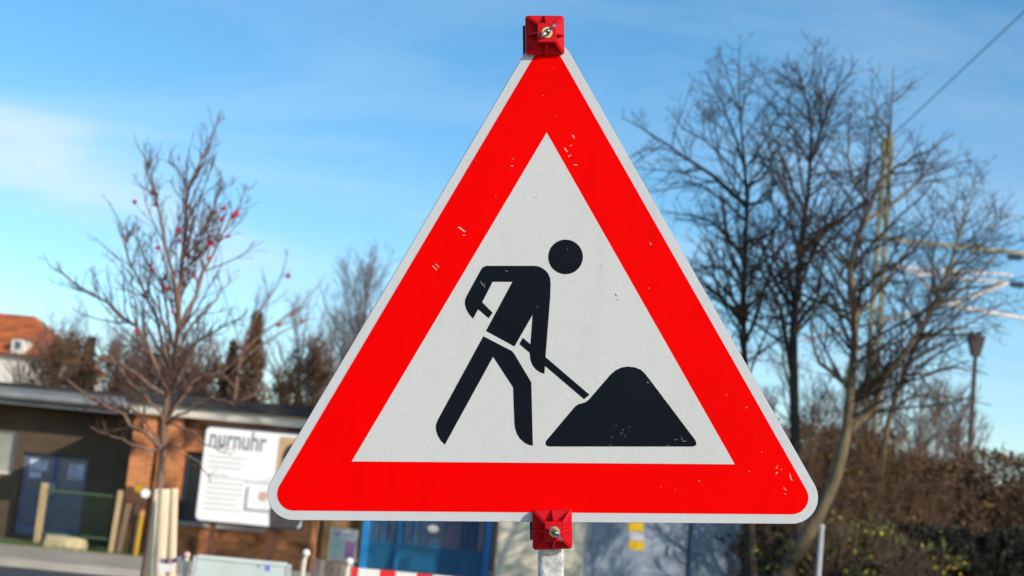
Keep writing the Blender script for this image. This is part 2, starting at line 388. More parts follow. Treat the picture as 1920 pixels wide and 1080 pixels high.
# scratches and chips
M_chip = mat('bare_chip', (0.58, 0.44, 0.38), 0.6, 0.1, 50)
M_dirt = mat('dirt_speck', (0.16, 0.13, 0.08), 0.9, 0.2, 50)
def chips(lst, name, material, wz, seed):
    rg = random.Random(seed); mb = MB()
    for x, y, l, wd, ang in lst:
        a = R(ang); dx, dy = math.cos(a), math.sin(a); nx, ny = -dy, dx; pl = []
        for k in range(5):
            u = (k / 4 - .5) * l; pl.append((x + dx*u + nx*wd*rg.uniform(.15, .6), y + dy*u + ny*wd*rg.uniform(.15, .6)))
        for k in range(4, -1, -1):
            u = (k / 4 - .5) * l; pl.append((x + dx*u - nx*wd*rg.uniform(.1, .5), y + dy*u - ny*wd*rg.uniform(.1, .5)))
        mb.prism(pl, S, wz - 0.0001, wz)
    mb.build(name, material, plate, kind='stuff')
ch = [(866,430,17,3.5,35),(870,441,4,2,0),(815,502,12,2,45),(820,498,9,1.6,45),(1075,256,7,2.5,60),(1061,281,9,3,50),(1068,292,6,3,-30),(1070,273,4,1.5,-40),(1079,309,7,2,15),
      (1456,877,3,2,0),(1456,887,4,2.5,-45),(1482,892,9,2,80),(1484,899,5,2,50),(1465,880,2,1.6,0),(1470,915,3,2,30),(1473,918,3,2,0),(1472,926,2.5,2,0),(1405,884,2,1.5,0),(1428,847,2,1.5,0),(1311,902,2.5,2,0),(960,311,4,2,0),(962,298,2,1.5,0),(1220,457,5,2,60),(1216,540,2,1.5,0),(1400,764,3,1.5,0),(1362,741,2,1.5,0)]
rg = random.Random(3)
for _ in range(14):
    c = rg.choice([(1030,128,14,3),(1066,183,11,7),(1030,240,70,120),(940,380,40,60),(1260,940,30,20),(1250,920,8,16),(1480,900,20,40),(1400,780,20,60)])
    ch.append((c[0] + rg.gauss(0, 1) * c[2] * .6, c[1] + rg.gauss(0, 1) * c[3] * .6, rg.uniform(1, 3), rg.uniform(.4, .9), rg.uniform(0, 180)))
def on_red(x, y):
    # keep chips on the red band only
    (ax, ay), (bx, by), (cx, cy) = TRI
    def s(p, q): return (q[0]-p[0])*(y-p[1]) - (q[1]-p[1])*(x-p[0])
    d = [s(TRI[i], TRI[(i+1) % 3]) / math.dist(TRI[i], TRI[(i+1) % 3]) for i in range(3)]
    ins = min(-q for q in d) if d[0] < 0 and d[1] < 0 and d[2] < 0 else (min(d) if min(d) > 0 else None)
    if ins is not None: return False
    return min(abs(q) for q in d) < 500
chips([c for c in ch if on_red(c[0], c[1])], 'red_chips', M_chip, 0.0007, 1)
chips([(903,531,8,1.5,60),(907,536,8,1.5,55),(908,534,6,1.2,120),(1008,575,2,2,0),(1215,717,4,2.5,20),(1165,812,5,1,0),(1172,818,3,1,40),(1168,806,4,.8,-40),(1267,824,7,1.2,-20),(1278,822,6,1,60),(1283,827,8,1.5,0),(1148,820,2,1.5,0),(1252,835,3,1.5,0),(1145,834,2,1.5,0),(1064,467,2,1.5,0),(1155,797,2,1,0),(950,508,6,1,20),(1180,800,3,.8,60),(1025,760,2,1,0)], 'black_scuffs', mat('scuff_grey', (.22, .22, .22), .6, .1, 50), 0.00135, 2)
chips([(1155,553,6,3,50),(1158,562,3,1.5,50),(1005,370,3,2,0),(1127,497,2,1.5,0),(885,705,4,1,70),(1083,662,3,1.2,0),(940,420,2,1.2,0),(1230,600,2,1,0),(760,780,2,1.3,0),(905,640,2,1,0)], 'dirt_specks', M_dirt, 0.0011, 4)
# post: 40 mm square tube turned a little about its own axis
M_galv = mat('galvanised', (0.50, 0.51, 0.51), 0.5, 0.35, 60, 0.15, 90, metal=0.35, col2=(0.60, 0.61, 0.60), detail=8)
SX, SY, SZ = RIGHT, -pdir, None
TW = R(7)
def frame_at(px, py, wz):
    o = S(px, py, wz); yv = -pdir; xv = yv.cross(-FWD).normalized(); zv = xv.cross(yv).normalized()
    x2 = (xv * math.cos(TW) - zv * math.sin(TW)); z2 = (zv * math.cos(TW) + xv * math.sin(TW))
    return lambda u, v, q: o + x2 * u + yv * v + z2 * q       # metres
fp = frame_at(1020, 27, -0.0305)
plen = (foot - pt).length
hw = 0.0195
mbp = MB(); rr = 0.004
sq = [(hw-rr*(1-math.cos(a)) , hw-rr*(1-math.sin(a))) for a in (0, R(45), R(90))]
pro = []
for qx, qy in ((1,1),(-1,1),(-1,-1),(1,-1)):
    l = [(qx*a, qy*b) for a, b in sq]; pro += l if qx*qy > 0 else l[::-1]
mbp.add([fp(u, -0.0, q) for u, q in pro] + [fp(u, -plen, q) for u, q in pro], [tuple(range(12)), tuple(range(12, 24))] + [(i, (i+1) % 12, 12+(i+1) % 12, 12+i) for i in range(12)])
mbp.build('post', M_galv, root)
MB().box(foot.x - .42, foot.x + .42, foot.y - .2, foot.y + .2, 0.121, 0.22).build('base_block', mat('recycled_rubber', (0.03, 0.03, 0.03), 0.9, 0.3, 20, 0.4, 80), root, bevel=0.02)
M_clamp = mat('clamp_red_plastic', (0.50, 0.002, 0.008), 0.45, 0.12, 30, 0.05, 200, spec=0.14)
M_nut = mat('zinc_dark', (0.32, 0.33, 0.34), 0.28, 0.2, 60, metal=0.95)
M_wash = mat('washer_brass', (0.66, 0.56, 0.28), 0.35, 0.15, 60, metal=0.7)
def clamp(px, py, nut_ang, scl=1.0, wash=True):
    F = frame_at(px, py, 0.002); a = 0.0325 * scl; mb = MB()
    def rs(h, r, z, seg=4):
        pts = []
        for qx, qy, a0 in ((1,1,0),(-1,1,90),(-1,-1,180),(1,-1,270)):
            for k in range(seg + 1):
                g = R(a0 + 90 * k / seg); pts.append(F(qx*(h-r) + r*math.cos(g), qy*(h-r) + r*math.sin(g), z))
        return pts
    rings = [rs(a, .005, 0), rs(a, .005, 0.0045), rs(a*.96, .004, 0.0058), rs(a*.50, .0015, 0.0085)]
    n_ = len(rings[0]); V = [p for r_ in rings for p in r_]; fs = []
    for i in range(3): fs += [(i*n_+j, i*n_+(j+1) % n_, (i+1)*n_+(j+1) % n_, (i+1)*n_+j) for j in range(n_)]
    fs += [tuple(range(n_)), tuple(3*n_+j for j in range(n_))]
    mb.add(V, fs)
    b = a * .49                                            # raised centre
    mb.add([F(x*b*s, y*b*s, z) for z, s in ((0.006, 1.0), (0.0265, 1.0), (0.0275, .93)) for x, y in ((1,1),(-1,1),(-1,-1),(1,-1))],
           [(0,1,2,3), (8,9,10,11)] + [(i*4+j, i*4+(j+1) % 4, i*4+4+(j+1) % 4, i*4+4+j) for i in range(2) for j in range(4)])
    for k in range(8):                                     # eight ribs
        g = R(45 * k); dx, dy = math.cos(g), math.sin(g); s = math.sqrt(2) if k % 2 else 1.0
        t = 0.0022 if k % 2 else 0.0018; i0, o0 = b * s * .95, a * s * (.93 if k % 2 else .99)
        nx, ny = -dy * t, dx * t
        V = [F(dx*r_ + nx*q, dy*r_ + ny*q, z) for q, tt in ((1, 1), (-1, 1)) for r_, z in ((i0, 0.004), (o0, 0.004), (o0, 0.0078), (i0, 0.0270))]
        mb.add(V, [(0,1,2,3), (7,6,5,4), (0,4,5,1), (1,5,6,2), (2,6,7,3), (3,7,4,0)])
    c = mb.build('clamp', M_clamp, root)
    # rear half behind the post
    mr = MB(); V = [F(x, y, z) for z in (-0.056, -0.052) for x, y in ((a*.9, a*.8), (-a*.9, a*.8), (-a*.9, -a*.8), (a*.9, -a*.8))]
    mr.add(V, [(0,1,2,3), (4,5,6,7)] + [(j, (j+1) % 4, 4+(j+1) % 4, 4+j) for j in range(4)])
    for sx in (-1, 1):
        V = [F(sx*(hw + .003) + x, y, z) for z in (-0.0519, -0.011) for x, y in ((.003, a*.8), (-.003, a*.8), (-.003, -a*.8), (.003, -a*.8))]
        mr.add(V, [(0,1,2,3), (4,5,6,7)] + [(j, (j+1) % 4, 4+(j+1) % 4, 4+j) for j in range(4)])
    mr.build('clamp_back', M_alu, root)
    wv = MB(); n2 = 20
    for z0, z1, r_ in ((0.0276, 0.0288, 0.0088),):
        V = [F(r_*math.cos(2*math.pi*j/n2), r_*math.sin(2*math.pi*j/n2), z) for z in (z0, z1) for j in range(n2)]
        wv.add(V, [tuple(range(n2)), tuple(range(n2, 2*n2))] + [(j, (j+1) % n2, n2+(j+1) % n2, n2+j) for j in range(n2)])
    wv.build('washer', M_wash, c)
    nb = MB(); g = R(nut_ang); dx, dy = math.cos(g), math.sin(g)
    rings = []
    for z, r_ in ((0.0289, .0056), (0.034, .0052), (0.0385, .0040), (0.043, .0036)):
        rings.append([F(r_*math.cos(2*math.pi*j/10), r_*math.sin(2*math.pi*j/10), z) for j in range(10)])
    nb.add([p for r_ in rings for p in r_], [(i*10+j, i*10+(j+1) % 10, i*10+10+(j+1) % 10, i*10+10+j) for i in range(3) for j in range(10)] + [tuple(range(30, 40))])
    nb.build('wing_nut', M_nut, c, smooth=True)
    for s in (-1, 1):                                      # the two ears
        V = []; e = MB(); n3 = 12
        cx, cz = s * 0.0095, 0.0375
        for q in (-1, 1):
            for j in range(n3):
                h = 2 * math.pi * j / n3; u = cx + 0.0072 * math.cos(h) * 1.0; zz = cz + 0.0072 * math.sin(h) + abs(u) * 0.25
                V.append(F(dx*u - dy*q*.0020, dy*u + dx*q*.0020, zz))
        e.add(V, [tuple(range(n3)), tuple(range(n3, 2*n3))] + [(j, (j+1) % n3, n3+(j+1) % n3, n3+j) for j in range(n3)])
        e.build('wing', M_nut, c)
clamp(1021, 67, 40, 0.98)
clamp(1035, 991.5, -48, 1.0)

# ------------------------------------------------------------------ buildings behind
def wall(mb, x0, x1, y0, y1, z0, z1, ops):
    """a wall with openings (xa, xb, za, zb), as boxes butted together"""
    xs = sorted({x0, x1, *[v for o in ops for v in o[:2]]}); 
    for i in range(len(xs) - 1):
        xa, xb = xs[i], xs[i+1]; cuts = sorted([(o[2], o[3]) for o in ops if o[0] <= xa + 1e-6 and o[1] >= xb - 1e-6])
        z = z0
        for a, b in cuts:
            if a > z: mb.box(xa, xb, y0, y1, z, a)
            z = b
        if z < z1: mb.box(xa, xb, y0, y1, z, z1)
    return mb
M_brick = brick_mat()
M_plaster = mat('olive_plaster', (0.105, 0.074, 0.046), 0.9, 0.3, 0.8, 0.4, 20)
M_fascia = mat('grey_fascia', (0.17, 0.18, 0.185), 0.6, 0.15, 1.5)
M_roofd = mat('bitumen_roof', (0.035, 0.035, 0.037), 0.9, 0.2, 2)
M_glass = mat('window_glass', (0.08, 0.11, 0.17), 0.12, 0.35, 1.2, spec=0.8)
M_dkframe = mat('dark_frame', (0.03, 0.04, 0.06), 0.5, 0.1, 5)
M_cream = mat('cream_render', (0.70, 0.63, 0.48), 0.85, 0.14, 1.4, 0.25, 25)
M_trim = mat('pale_trim', (0.62, 0.57, 0.48), 0.8, 0.12, 2)

# plaster building, set back
YA = 31.5
xa0, xa1 = -24.0, PX(246, 900, YA)
zr = PZ(60, 762, YA)
bl = thing('plaster_building', ((xa0 + xa1) / 2, YA + 3, -0.004), 'low olive plaster building with grey fascia and blue glazed doors', 'building')
dl, dr, dt = PX(32, 930, YA), PX(157, 930, YA), PZ(95, 852, YA)
wl, wr, wb, wt = PX(-32, 850, YA), PX(27, 850, YA), PZ(0, 888, YA), PZ(0, 806, YA)
ops = [(dl, dr, 0.1, dt), (wl, wr, wb, wt)] + [(wl - 3.2*k, wr - 3.2*k, wb, wt) for k in (1, 2, 3)]
wall(MB(), xa0, xa1, YA, YA + .3, -0.004, zr, ops).box(xa0, xa0 + .3, YA + .301, YA + 7, -0.004, zr).box(xa1 - .3, xa1, YA + .301, YA + 7, -0.004, zr).box(xa0 + .301, xa1 - .301, YA + 6.7, YA + 7, -0.004, zr).build('wall', M_plaster, bl)
MB().box(xa0 - .6, xa1 + .05, YA - .75, YA - .67, zr - 0.02, PZ(60, 728, YA - .7)).build('fascia', M_fascia, bl)
rf = MB().box(xa0 - .6, xa1 + .05, YA - .665, YA + 7.4, zr + .003, zr + .24).build('roof', M_roofd, bl)
MB().box(xa0 - .62, xa1 + .06, YA - .78, YA + 7.4, zr + .36, zr + .43).build('roof_edge', M_roofd, rf)
MB().tube([(xa0 - .6, YA - .84, zr + .16), (xa1, YA - .84, zr + .16)], .075, 10).build('gutter', mat('zinc_gutter', (.15, .165, .175), .7, .2, 3), bl, smooth=True)
for k, (xl, xr) in enumerate(((dl, (dl + dr) / 2), ((dl + dr) / 2, dr))):
    d = MB(); f = .07
    d.box(xl + .01, xl + f, YA + .10, YA + .16, .1, dt - .01); d.box(xr - f, xr - .01, YA + .10, YA + .16, .1, dt - .01)
    d.box(xl + f, xr - f, YA + .10, YA + .16, .1, .28); d.box(xl + f, xr - f, YA + .10, YA + .16, dt - f, dt - .01); d.box(xl + f, xr - f, YA + .10, YA + .16, .95, 1.02)
    dd = d.build('door', mat('blue_door_frame', (.12, .15, .24), .5, .2, 4), bl)
    MB().box(xl + f, xr - f, YA + .12, YA + .135, .28, .95).build('pane', M_glass, dd)
    MB().box(xl + f, xr - f, YA + .12, YA + .135, 1.02, dt - f).build('pane', M_glass, dd)
    MB().box((xr - .05 if k == 0 else xl + .02), (xr - .02 if k == 0 else xl + .05), YA + .03, YA + .10, 1.0, 1.25).build('handle', M_galv, dd)
    # printed notices stuck behind the glass
    for q, (u0, u1, v0, v1) in enumerate(((.1, .8, .62, .93), (.15, .6, .42, .57)) if k == 0 else ((.35, .95, .45, .9),)):
        MB().box(xl + f + (xr - xl - 2*f) * u0, xl + f + (xr - xl - 2*f) * u1, YA + .112, YA + .118, 1.02 + (dt - 1.1) * v0, 1.02 + (dt - 1.1) * v1).build('notice', mat('blue_notice', (.46, .50, .64), .6, .45, 6), dd)
for k in range(4):
    x0, x1 = wl - 3.2*k, wr - 3.2*k
    wdw = MB().box(x0, x1, YA + .08, YA + .13, wb, wb + .06).box(x0, x1, YA + .08, YA + .13, wt - .06, wt).box(x0, x0 + .06, YA + .08, YA + .13, wb + .06, wt - .06).box(x1 - .06, x1, YA + .08, YA + .13, wb + .06, wt - .06).build('window', M_trim, bl)
    MB().box(x0 + .06, x1 - .06, YA + .10, YA + .11, wb + .06, wt - .06).build('pane', mat('curtained_glass', (.33, .33, .27), .3, .2, 3, spec=.6), wdw)

# brick building, one bay forward
YB = 29.0
xb0, xb1 = PX(243, 900, YB), PX(579, 1020, YB)
zb = PZ(460, 782, YB)
bk = thing('brick_building', ((xb0 + xb1) / 2, YB + 3, -0.004), 'orange brick workshop building with pale roof trim and dark flat roof', 'building')
ol, orr, ob, ot = PX(336, 930, YB), PX(500, 930, YB), PZ(400, 982, YB), PZ(400, 850, YB)
wall(MB(), xb0, xb1, YB, YB + .3, -0.004, zb, [(ol, orr, ob, ot)]).box(xb0, xb0 + .3, YB + .301, YB + 9, -0.004, zb).box(xb1 - .3, xb1, YB + .301, YB + 9, -0.004, zb).box(xb0 + .301, xb1 - .301, YB + 8.7, YB + 9, -0.004, zb).build('wall', M_brick, bk)
for px in (262, 313):
    x0, x1 = PX(px - 21, 900, YB), PX(px + 21, 900, YB)
    MB().box(x0, x1, YB - .14, YB - .003, -0.004, zb - .05).build('pilaster', M_brick, bk)
wd = MB().box(ol + .02, orr - .02, YB + .12, YB + .18, ob, ob + .07).box(ol + .02, orr - .02, YB + .12, YB + .18, ot - .07, ot).box(ol + .02, ol + .09, YB + .12, YB + .18, ob + .07, ot - .07).box(orr - .09, orr - .02, YB + .12, YB + .18, ob + .07, ot - .07).box((ol + orr) / 2 - .04, (ol + orr) / 2 + .04, YB + .12, YB + .18, ob + .07, ot - .07).build('window', M_dkframe, bk)
MB().box(ol + .09, orr - .09, YB + .14, YB + .15, ob + .07, ot - .07).build('pane', mat('dark_glass', (.012, .013, .015), .3, .2, 3, spec=.5), wd)
MB().box(xb0 - .1, xb1 + .1, YB - .3, YB - .001, zb - .13, zb + .08).build('roof_trim', M_trim, bk)
MB().box(xb0 - .2, xb1 + .25, YB - .42, YB + 9.2, zb + .083, zb + .30).build('roof', M_roofd, bk)
MB().box(ol - .05, orr + .05, YB - .06, YB - .002, ob - .09, ob - .01).build('window_sill', M_kerb, bk)

# transformer house with steel doors
YT = 29.0
tx0, tx1, td0, td1 = PX(931, 1030, YT), PX(1412, 1030, YT), PX(1100, 1030, YT), PX(1408, 1030, YT)
tm = PX(1291, 1030, YT); tz = 2.55
tr = thing('transformer_house', ((tx0 + tx1) / 2, YT + 1.4, -0.004), 'cream transformer house with blue grey steel doors and yellow warning stickers', 'building')
wall(MB(), tx0, tx1, YT, YT + .2, -0.004, tz, [(td0, td1, .15, 2.3)]).box(tx0, tx0 + .2, YT + .201, YT + 2.8, -0.004, tz).box(tx1 - .2, tx1, YT + .201, YT + 2.8, -0.004, tz).box(tx0 + .2, tx1 - .2, YT + 2.6, YT + 2.8, -0.004, tz).build('wall', M_cream, tr)
MB().box(tx0 - .15, tx1 + .15, YT - .15, YT + 2.95, tz + .003, tz + .15).build('roof', M_fascia, tr)
M_steel = mat('blue_grey_steel', (0.24, 0.30, 0.38), 0.5, 0.2, 1.6, col2=(0.33, 0.385, 0.46), detail=3)
MB().box(td0, td0 + .07, YT - .03, YT + .1, .15, 2.3).box(td1 - .05, td1, YT - .03, YT + .1, .15, 2.3).box(td0 + .07, td1 - .05, YT - .03, YT + .1, 2.23, 2.3).build('door_frame', mat('pale_steel', (.36, .40, .45), .5, .15, 3), tr)
for k, (a, b) in enumerate(((td0 + .08, tm - .02), (tm + .02, td1 - .06))):
    dd = MB().box(a, b, YT - .01, YT + .05, .16, 2.22).build('door', M_steel, tr, bevel=.01)
    for hz in (.45, 1.85): MB().tube([((a if k == 0 else b), YT - .03, hz), ((a if k == 0 else b), YT - .03, hz + .14)], .018, 8).build('hinge', M_galv, dd)
    for j in range(6): MB().box(a + .25, b - .25, YT - .03, YT - .012, .35 + j*.05, .375 + j*.05).build('vent_slat', M_steel, dd)
    if k == 0:
        hx = PX(1256, 1030, YT); hz = PZ(1256, 1035, YT)
        MB().box(hx - .03, hx + .03, YT - .035, YT - .012, hz - .09, hz + .16).build('lock_plate', M_galv, dd)
        MB().tube([(hx, YT - .03, hz), (hx, YT - .09, hz), (hx + .02, YT - .09, hz + .13)], .014, 8).build('handle', M_galv, dd)
        for nm, y0, y1, c in (('warning_sticker', 962, 997, 'Y'), ('label_sticker', 998, 1013, 'W'), ('warning_sticker', 1014, 1031, 'Y')):
            x0, x1 = PX(1180, y0, YT), PX(1208, y0, YT)
            MB().box(x0, x1, YT - .018, YT - .0115, PZ(1194, y1, YT), PZ(1194, y0, YT)).build(nm, mat('sticker_yellow', (.80, .50, .01), .5, .08, 8) if c == 'Y' else mat('sticker_white', (.62, .62, .66), .5, .05, 8), dd)

# far house with tiled hip roof
YH = 60.0
hx1 = PX(92, 690, YH); hx0 = hx1 - 9; hz0 = PZ(20, 662, YH); hzr = PZ(20, 582, YH + 2.5)
hs_ = thing('white_house', ((hx0 + hx1) / 2, YH + 4, -0.004), 'white rendered house with orange tiled hip roof and dormer', 'house')
MB().box(hx0, hx1, YH, YH + 8, -0.004, hz0).build('wall', mat('white_render', (.74, .70, .62), .85, .08, 1), hs_)
rxr = PX(46, 582, YH + 2.5)
e = .35
roof = MB().add([(hx0-e,YH-e,hz0-.05),(hx1+e,YH-e,hz0-.05),(hx1+e,YH+8+e,hz0-.05),(hx0-e,YH+8+e,hz0-.05),(hx0+1.2,YH+4,hzr),(rxr,YH+4,hzr)], [(0,1,5,4),(1,2,5),(2,3,4,5),(3,0,4),(0,3,2,1)]).build('roof', mat('clay_tile', (.40, .11, .035), .85, .4, 1.5, .5, 12), hs_)
rd = MB()
for j in range(1, 16):                                     # tile courses on the street slope
    t0 = j / 16; zz = hz0 - .05 + (hzr - hz0 + .05) * t0; yy = YH - e + (4 + e) * t0 - .03
    rd.box(hx0 - e + (1.2 + e) * t0 + .05, hx1 + e + (rxr - hx1 - e) * t0 - .05, yy, yy + .05, zz - .02, zz + .035)
rd.build('tile_courses', MATS['clay_tile'], roof, kind='stuff')
dx = PX(37, 652, YH); dz = PZ(37, 664, YH)
dmr = MB().box(dx - .28, dx + .3, YH - .25, YH + 2, dz, dz + .62).build('dormer', MATS['white_render'], hs_)
MB().add([(dx-.4,YH-.3,dz+.623),(dx+.42,YH-.3,dz+.623),(dx+.01,YH-.3,dz+.85),(dx-.4,YH+2.2,dz+.623),(dx+.42,YH+2.2,dz+.623),(dx+.01,YH+2.2,dz+.85)], [(0,1,2),(3,5,4),(0,2,5,3),(1,4,5,2),(0,3,4,1)]).build('dormer_roof', MATS['clay_tile'], dmr)
MB().box(dx - .12, dx + .12, YH - .28, YH - .253, dz + .2, dz + .5).build('window', M_glass, dmr)

# made-up shed: a dark backdrop standing in for the shade behind the gate
ys = 37.0; sx0, sx1 = PX(560, 1000, ys), PX(1000, 1000, ys)
sh = thing('backdrop_shed', ((sx0 + sx1) / 2, ys + 2, -0.004), 'made-up dark brown shed standing in for shade behind the blue gate', 'shed')
M_dkwood = mat('shade_dark_wood', (.035, .026, .02), .9, .4, 3, .3, 20, stretch=(4, 4, .4))  # shade of the yard put into the wood colour
MB().box(sx0, sx1, ys, ys + 4, -0.004, 2.3).build('wall', M_dkwood, sh)
nb = int((sx1 - sx0) / .2)
for i in range(nb):
    x = sx0 + (i + .5) * (sx1 - sx0) / nb
    MB().box(x - .085, x + .085, ys - .03, ys - .002, .05, 2.28).build('board', M_dkwood, sh)
MB().box(sx0 - .3, sx1 + .3, ys - .4, ys + 4.3, 2.303, 2.42).build('roof', M_roofd, sh)

# ------------------------------------------------------------------ blue gate
YG = 30.0
M_blue = mat('gate_blue', (0.02, 0.25, 0.60), 0.4, 0.12, 3)
M_blue2 = mat('gate_panel_blue', (0.012, 0.13, 0.26), 0.45, 0.2, 2)
gx0, gx1 = PX(684, 1020, YG), PX(914, 1030, YG); gt = 2.25
gt_ = thing('blue_gate', ((gx0 + gx1) / 2, YG, -0.004), 'bright blue steel gate with vertical bars above a solid panel', 'gate')
gb = 0.14
for x in (gx0, gx1): MB().box(x - .075, x + .075, YG - .075, YG + .075, -0.004, gt + .05).build('gate_post', M_blue, gt_, bevel=.01)
pz = PZ(800, 1028, YG)
MB().box(gx0 + .08, gx1 - .08, YG - .01, YG + .01, gb, pz).build('lower_panel', M_blue2, gt_)
gm = PX(746, 1020, YG)
MB().box(gm - .045, gm + .045, YG - .05, YG + .05, gb, gt).build('stile', M_blue2 if False else mat('gate_mid_blue', (.015, .18, .40), .4, .1, 3), gt_)
for z in (pz, gt - .07): MB().box(gx0 + .08, gx1 - .08, YG - .03, YG + .03, z + .003, z + .05).build('rail', M_blue2, gt_)
nbar = 27
for i in range(nbar):
    x = gx0 + .13 + (gx1 - gx0 - .26) * i / (nbar - 1)
    if abs(x - gm) < .06: continue
    MB().box(x - .016, x + .016, YG - .016, YG + .016, pz + .05, gt - .07).build('bar', MATS['gate_mid_blue'], gt_)
for i in range(30):
    x = gx0 + .1 + (gx1 - gx0 - .2) * i / 29
    MB().box(x - .008, x + .008, YG - .022, YG - .0105, gb + .02, pz - .01).build('panel_rib', M_blue2, gt_)
sx, sz = PX(812, 992, YG), PZ(812, 992, YG)
MB().ball((sx, YG - .04, sz), .115, 14, 8, (1, .12, .68)).build('gate_plate', mat('gate_plate_white', (.75, .68, .64), .5, .05, 8), gt_)
# brown picket fence left of the gate
fx0, fx1 = PX(607, 1000, 30.2), PX(672, 1000, 30.2)
pf = thing('picket_fence', ((fx0 + fx1) / 2, 30.2, -0.004), 'brown wooden picket fence between brick building and blue gate', 'fence')
M_picket = mat('picket_wood', (.20, .14, .06), .85, .3, 4, .3, 20, stretch=(3, 3, .4))
for i in range(9):
    x = fx0 + (i + .5) * (fx1 - fx0) / 9
    MB().box(x - .03, x + .03, 30.18, 30.205, .05, 1.8).build('picket', M_picket, pf)
for z in (.35, 1.45): MB().box(fx0, fx1, 30.208, 30.25, z, z + .08).build('rail', M_picket, pf)
for x in (fx0 + .06, fx1 - .06): MB().box(x - .05, x + .05, 30.253, 30.35, -0.004, 1.7).build('post', M_picket, pf)

# ------------------------------------------------------------------ printed boards
def text_mesh(body, size, name, material, parent, origin, xdir, zdir, squeeze=1.0, bold=0.0):
    c = bpy.data.curves.new('t', 'FONT'); c.body = body; c.size = size; c.extrude = 0.001; c.offset = bold
    t = bpy.data.objects.new('t', c); COL.objects.link(t); dg = bpy.context.evaluated_depsgraph_get(); dg.update()
    me = bpy.data.meshes.new_from_object(t.evaluated_get(dg)); bpy.data.objects.remove(t); bpy.data.curves.remove(c)
    o0 = ORI[parent]; yd = -xdir.cross(zdir)
    for v in me.vertices:
        p = origin + xdir * (v.co.x * squeeze) + zdir * v.co.y + yd * v.co.z; v.co = p - o0
    me.materials.clear(); me.materials.append(material); me.name = name
    o = bpy.data.objects.new(name, me); COL.objects.link(o); o.parent = parent; ORI[o] = o0
    return o
YP = 27.0
a, b_, c_, d_ = P(366, 974, YP), P(564, 991, YP), P(578, 816, YP), P(388, 800, YP)
bw = (b_ - a).length; bh = (d_ - a).length
xd = Vector((1, 0, 0)); zd = Vector((0, 0, 1))
px0, pz0 = (a.x + d_.x) / 2, a.z
pz1 = d_.z; px1 = px0 + bw
bb = thing('billboard', ((px0 + px1) / 2, YP, 0), 'white poster billboard with large dark lettering in front of brick wall', 'billboard')
def Bq(u, v, q): return Vector((px0 + u * (px1 - px0), YP - q, pz0 + v * (pz1 - pz0)))
def rrect(u0, u1, v0, v1, ru, rv, seg=5):
    pts = []
    for cx, cy, a0 in ((u1-ru, v1-rv, 0), (u0+ru, v1-rv, 90), (u0+ru, v0+rv, 180), (u1-ru, v0+rv, 270)):
        for k in range(seg + 1):
            g = R(a0 + 90*k/seg); pts.append((cx + ru*math.cos(g), cy + rv*math.sin(g)))
    return pts
M_bbf = mat('billboard_frame', (.03, .035, .04), .5, .1, 4)
MB().prism(rrect(-.012, 1.02, -.02, 1.035, .05, .05), Bq, -.06, 0).build('frame', M_bbf, bb)
po = MB().prism(rrect(0, 1, 0, 1, .05, .05), Bq, .002, .006).build('poster', mat('poster_paper', (.86, .84, .82), .6, .03, 3), bb)
for x in (px0 + .32, px1 - .55): MB().box(x - .05, x + .05, YP + .062, YP + .16, 0, pz1 - .1).build('post', mat('rust_post', (.12, .05, .03), .8, .3, 6), bb)
M_ink = mat('poster_ink', (.15, .19, .21), .6, .2, 10)
M_inkg = mat('poster_grey', (.55, .55, .57), .6, .1, 10)
text_mesh('nurnuhr', (pz1 - pz0) * .29, 'headline', M_ink, po, Bq(.035, .79, .008), xd, zd, squeeze=(px1 - px0) * .62 / (((pz1 - pz0) * .29) * 3.75), bold=.008)
rg = random.Random(8)
for i in range(11):
    v = .68 - i * .056
    if 3 <= i <= 3: continue
    MB().prism([(.06, v), (.06 + rg.uniform(.28, .42), v), (.06 + rg.uniform(.28, .42), v + .018), (.06, v + .018)], Bq, .0062, .008).build('text_line', M_inkg, po)
MB().prism([(.42, .44), (.66, .44), (.66, .462), (.42, .462)], Bq, .0062, .008).build('text_line', M_inkg, po)
MB().prism(rrect(.44, .70, .14, .40, .03, .03), Bq, .0062, .008).build('picture_frame', mat('poster_mid', (.25, .28, .33), .6, .1, 6), po)
MB().prism(rrect(.465, .69, .165, .40, .02, .02), Bq, .0082, .0092).build('picture_field', mat('poster_pale', (.82, .82, .83), .6, .03, 6), po)
MB().prism(rrect(.56, .66, .26, .36, .04, .05), Bq, .0094, .0104).build('picture_spot', mat('poster_skin', (.62, .38, .28), .6, .1, 6), po)
MB().prism([(.70, .0), (.96, .0), (.99, .06), (.99, .40), (.90, .52), (.78, .52), (.70, .42), (.68, .2)], Bq, .0062, .008).build('portrait_coat', mat('poster_coat', (.07, .06, .06), .6, .2, 6), po)
MB().prism(rrect(.70, .985, .56, .965, .02, .02), Bq, .0062, .0075).build('portrait_ground', mat('poster_tan', (.55, .36, .18), .6, .1, 6), po)
MB().prism([(.85 + .105*math.cos(t*.3142), .74 + .165*math.sin(t*.3142)) for t in range(20)], Bq, .0082, .009).build('portrait_hair', mat('poster_hair', (.05, .035, .03), .6, .2, 6), po)
MB().prism([(.86 + .08*math.cos(t*.3142), .68 + .14*math.sin(t*.3142)) for t in range(20)], Bq, .0092, .010).build('portrait_face', MATS['poster_skin'], po)

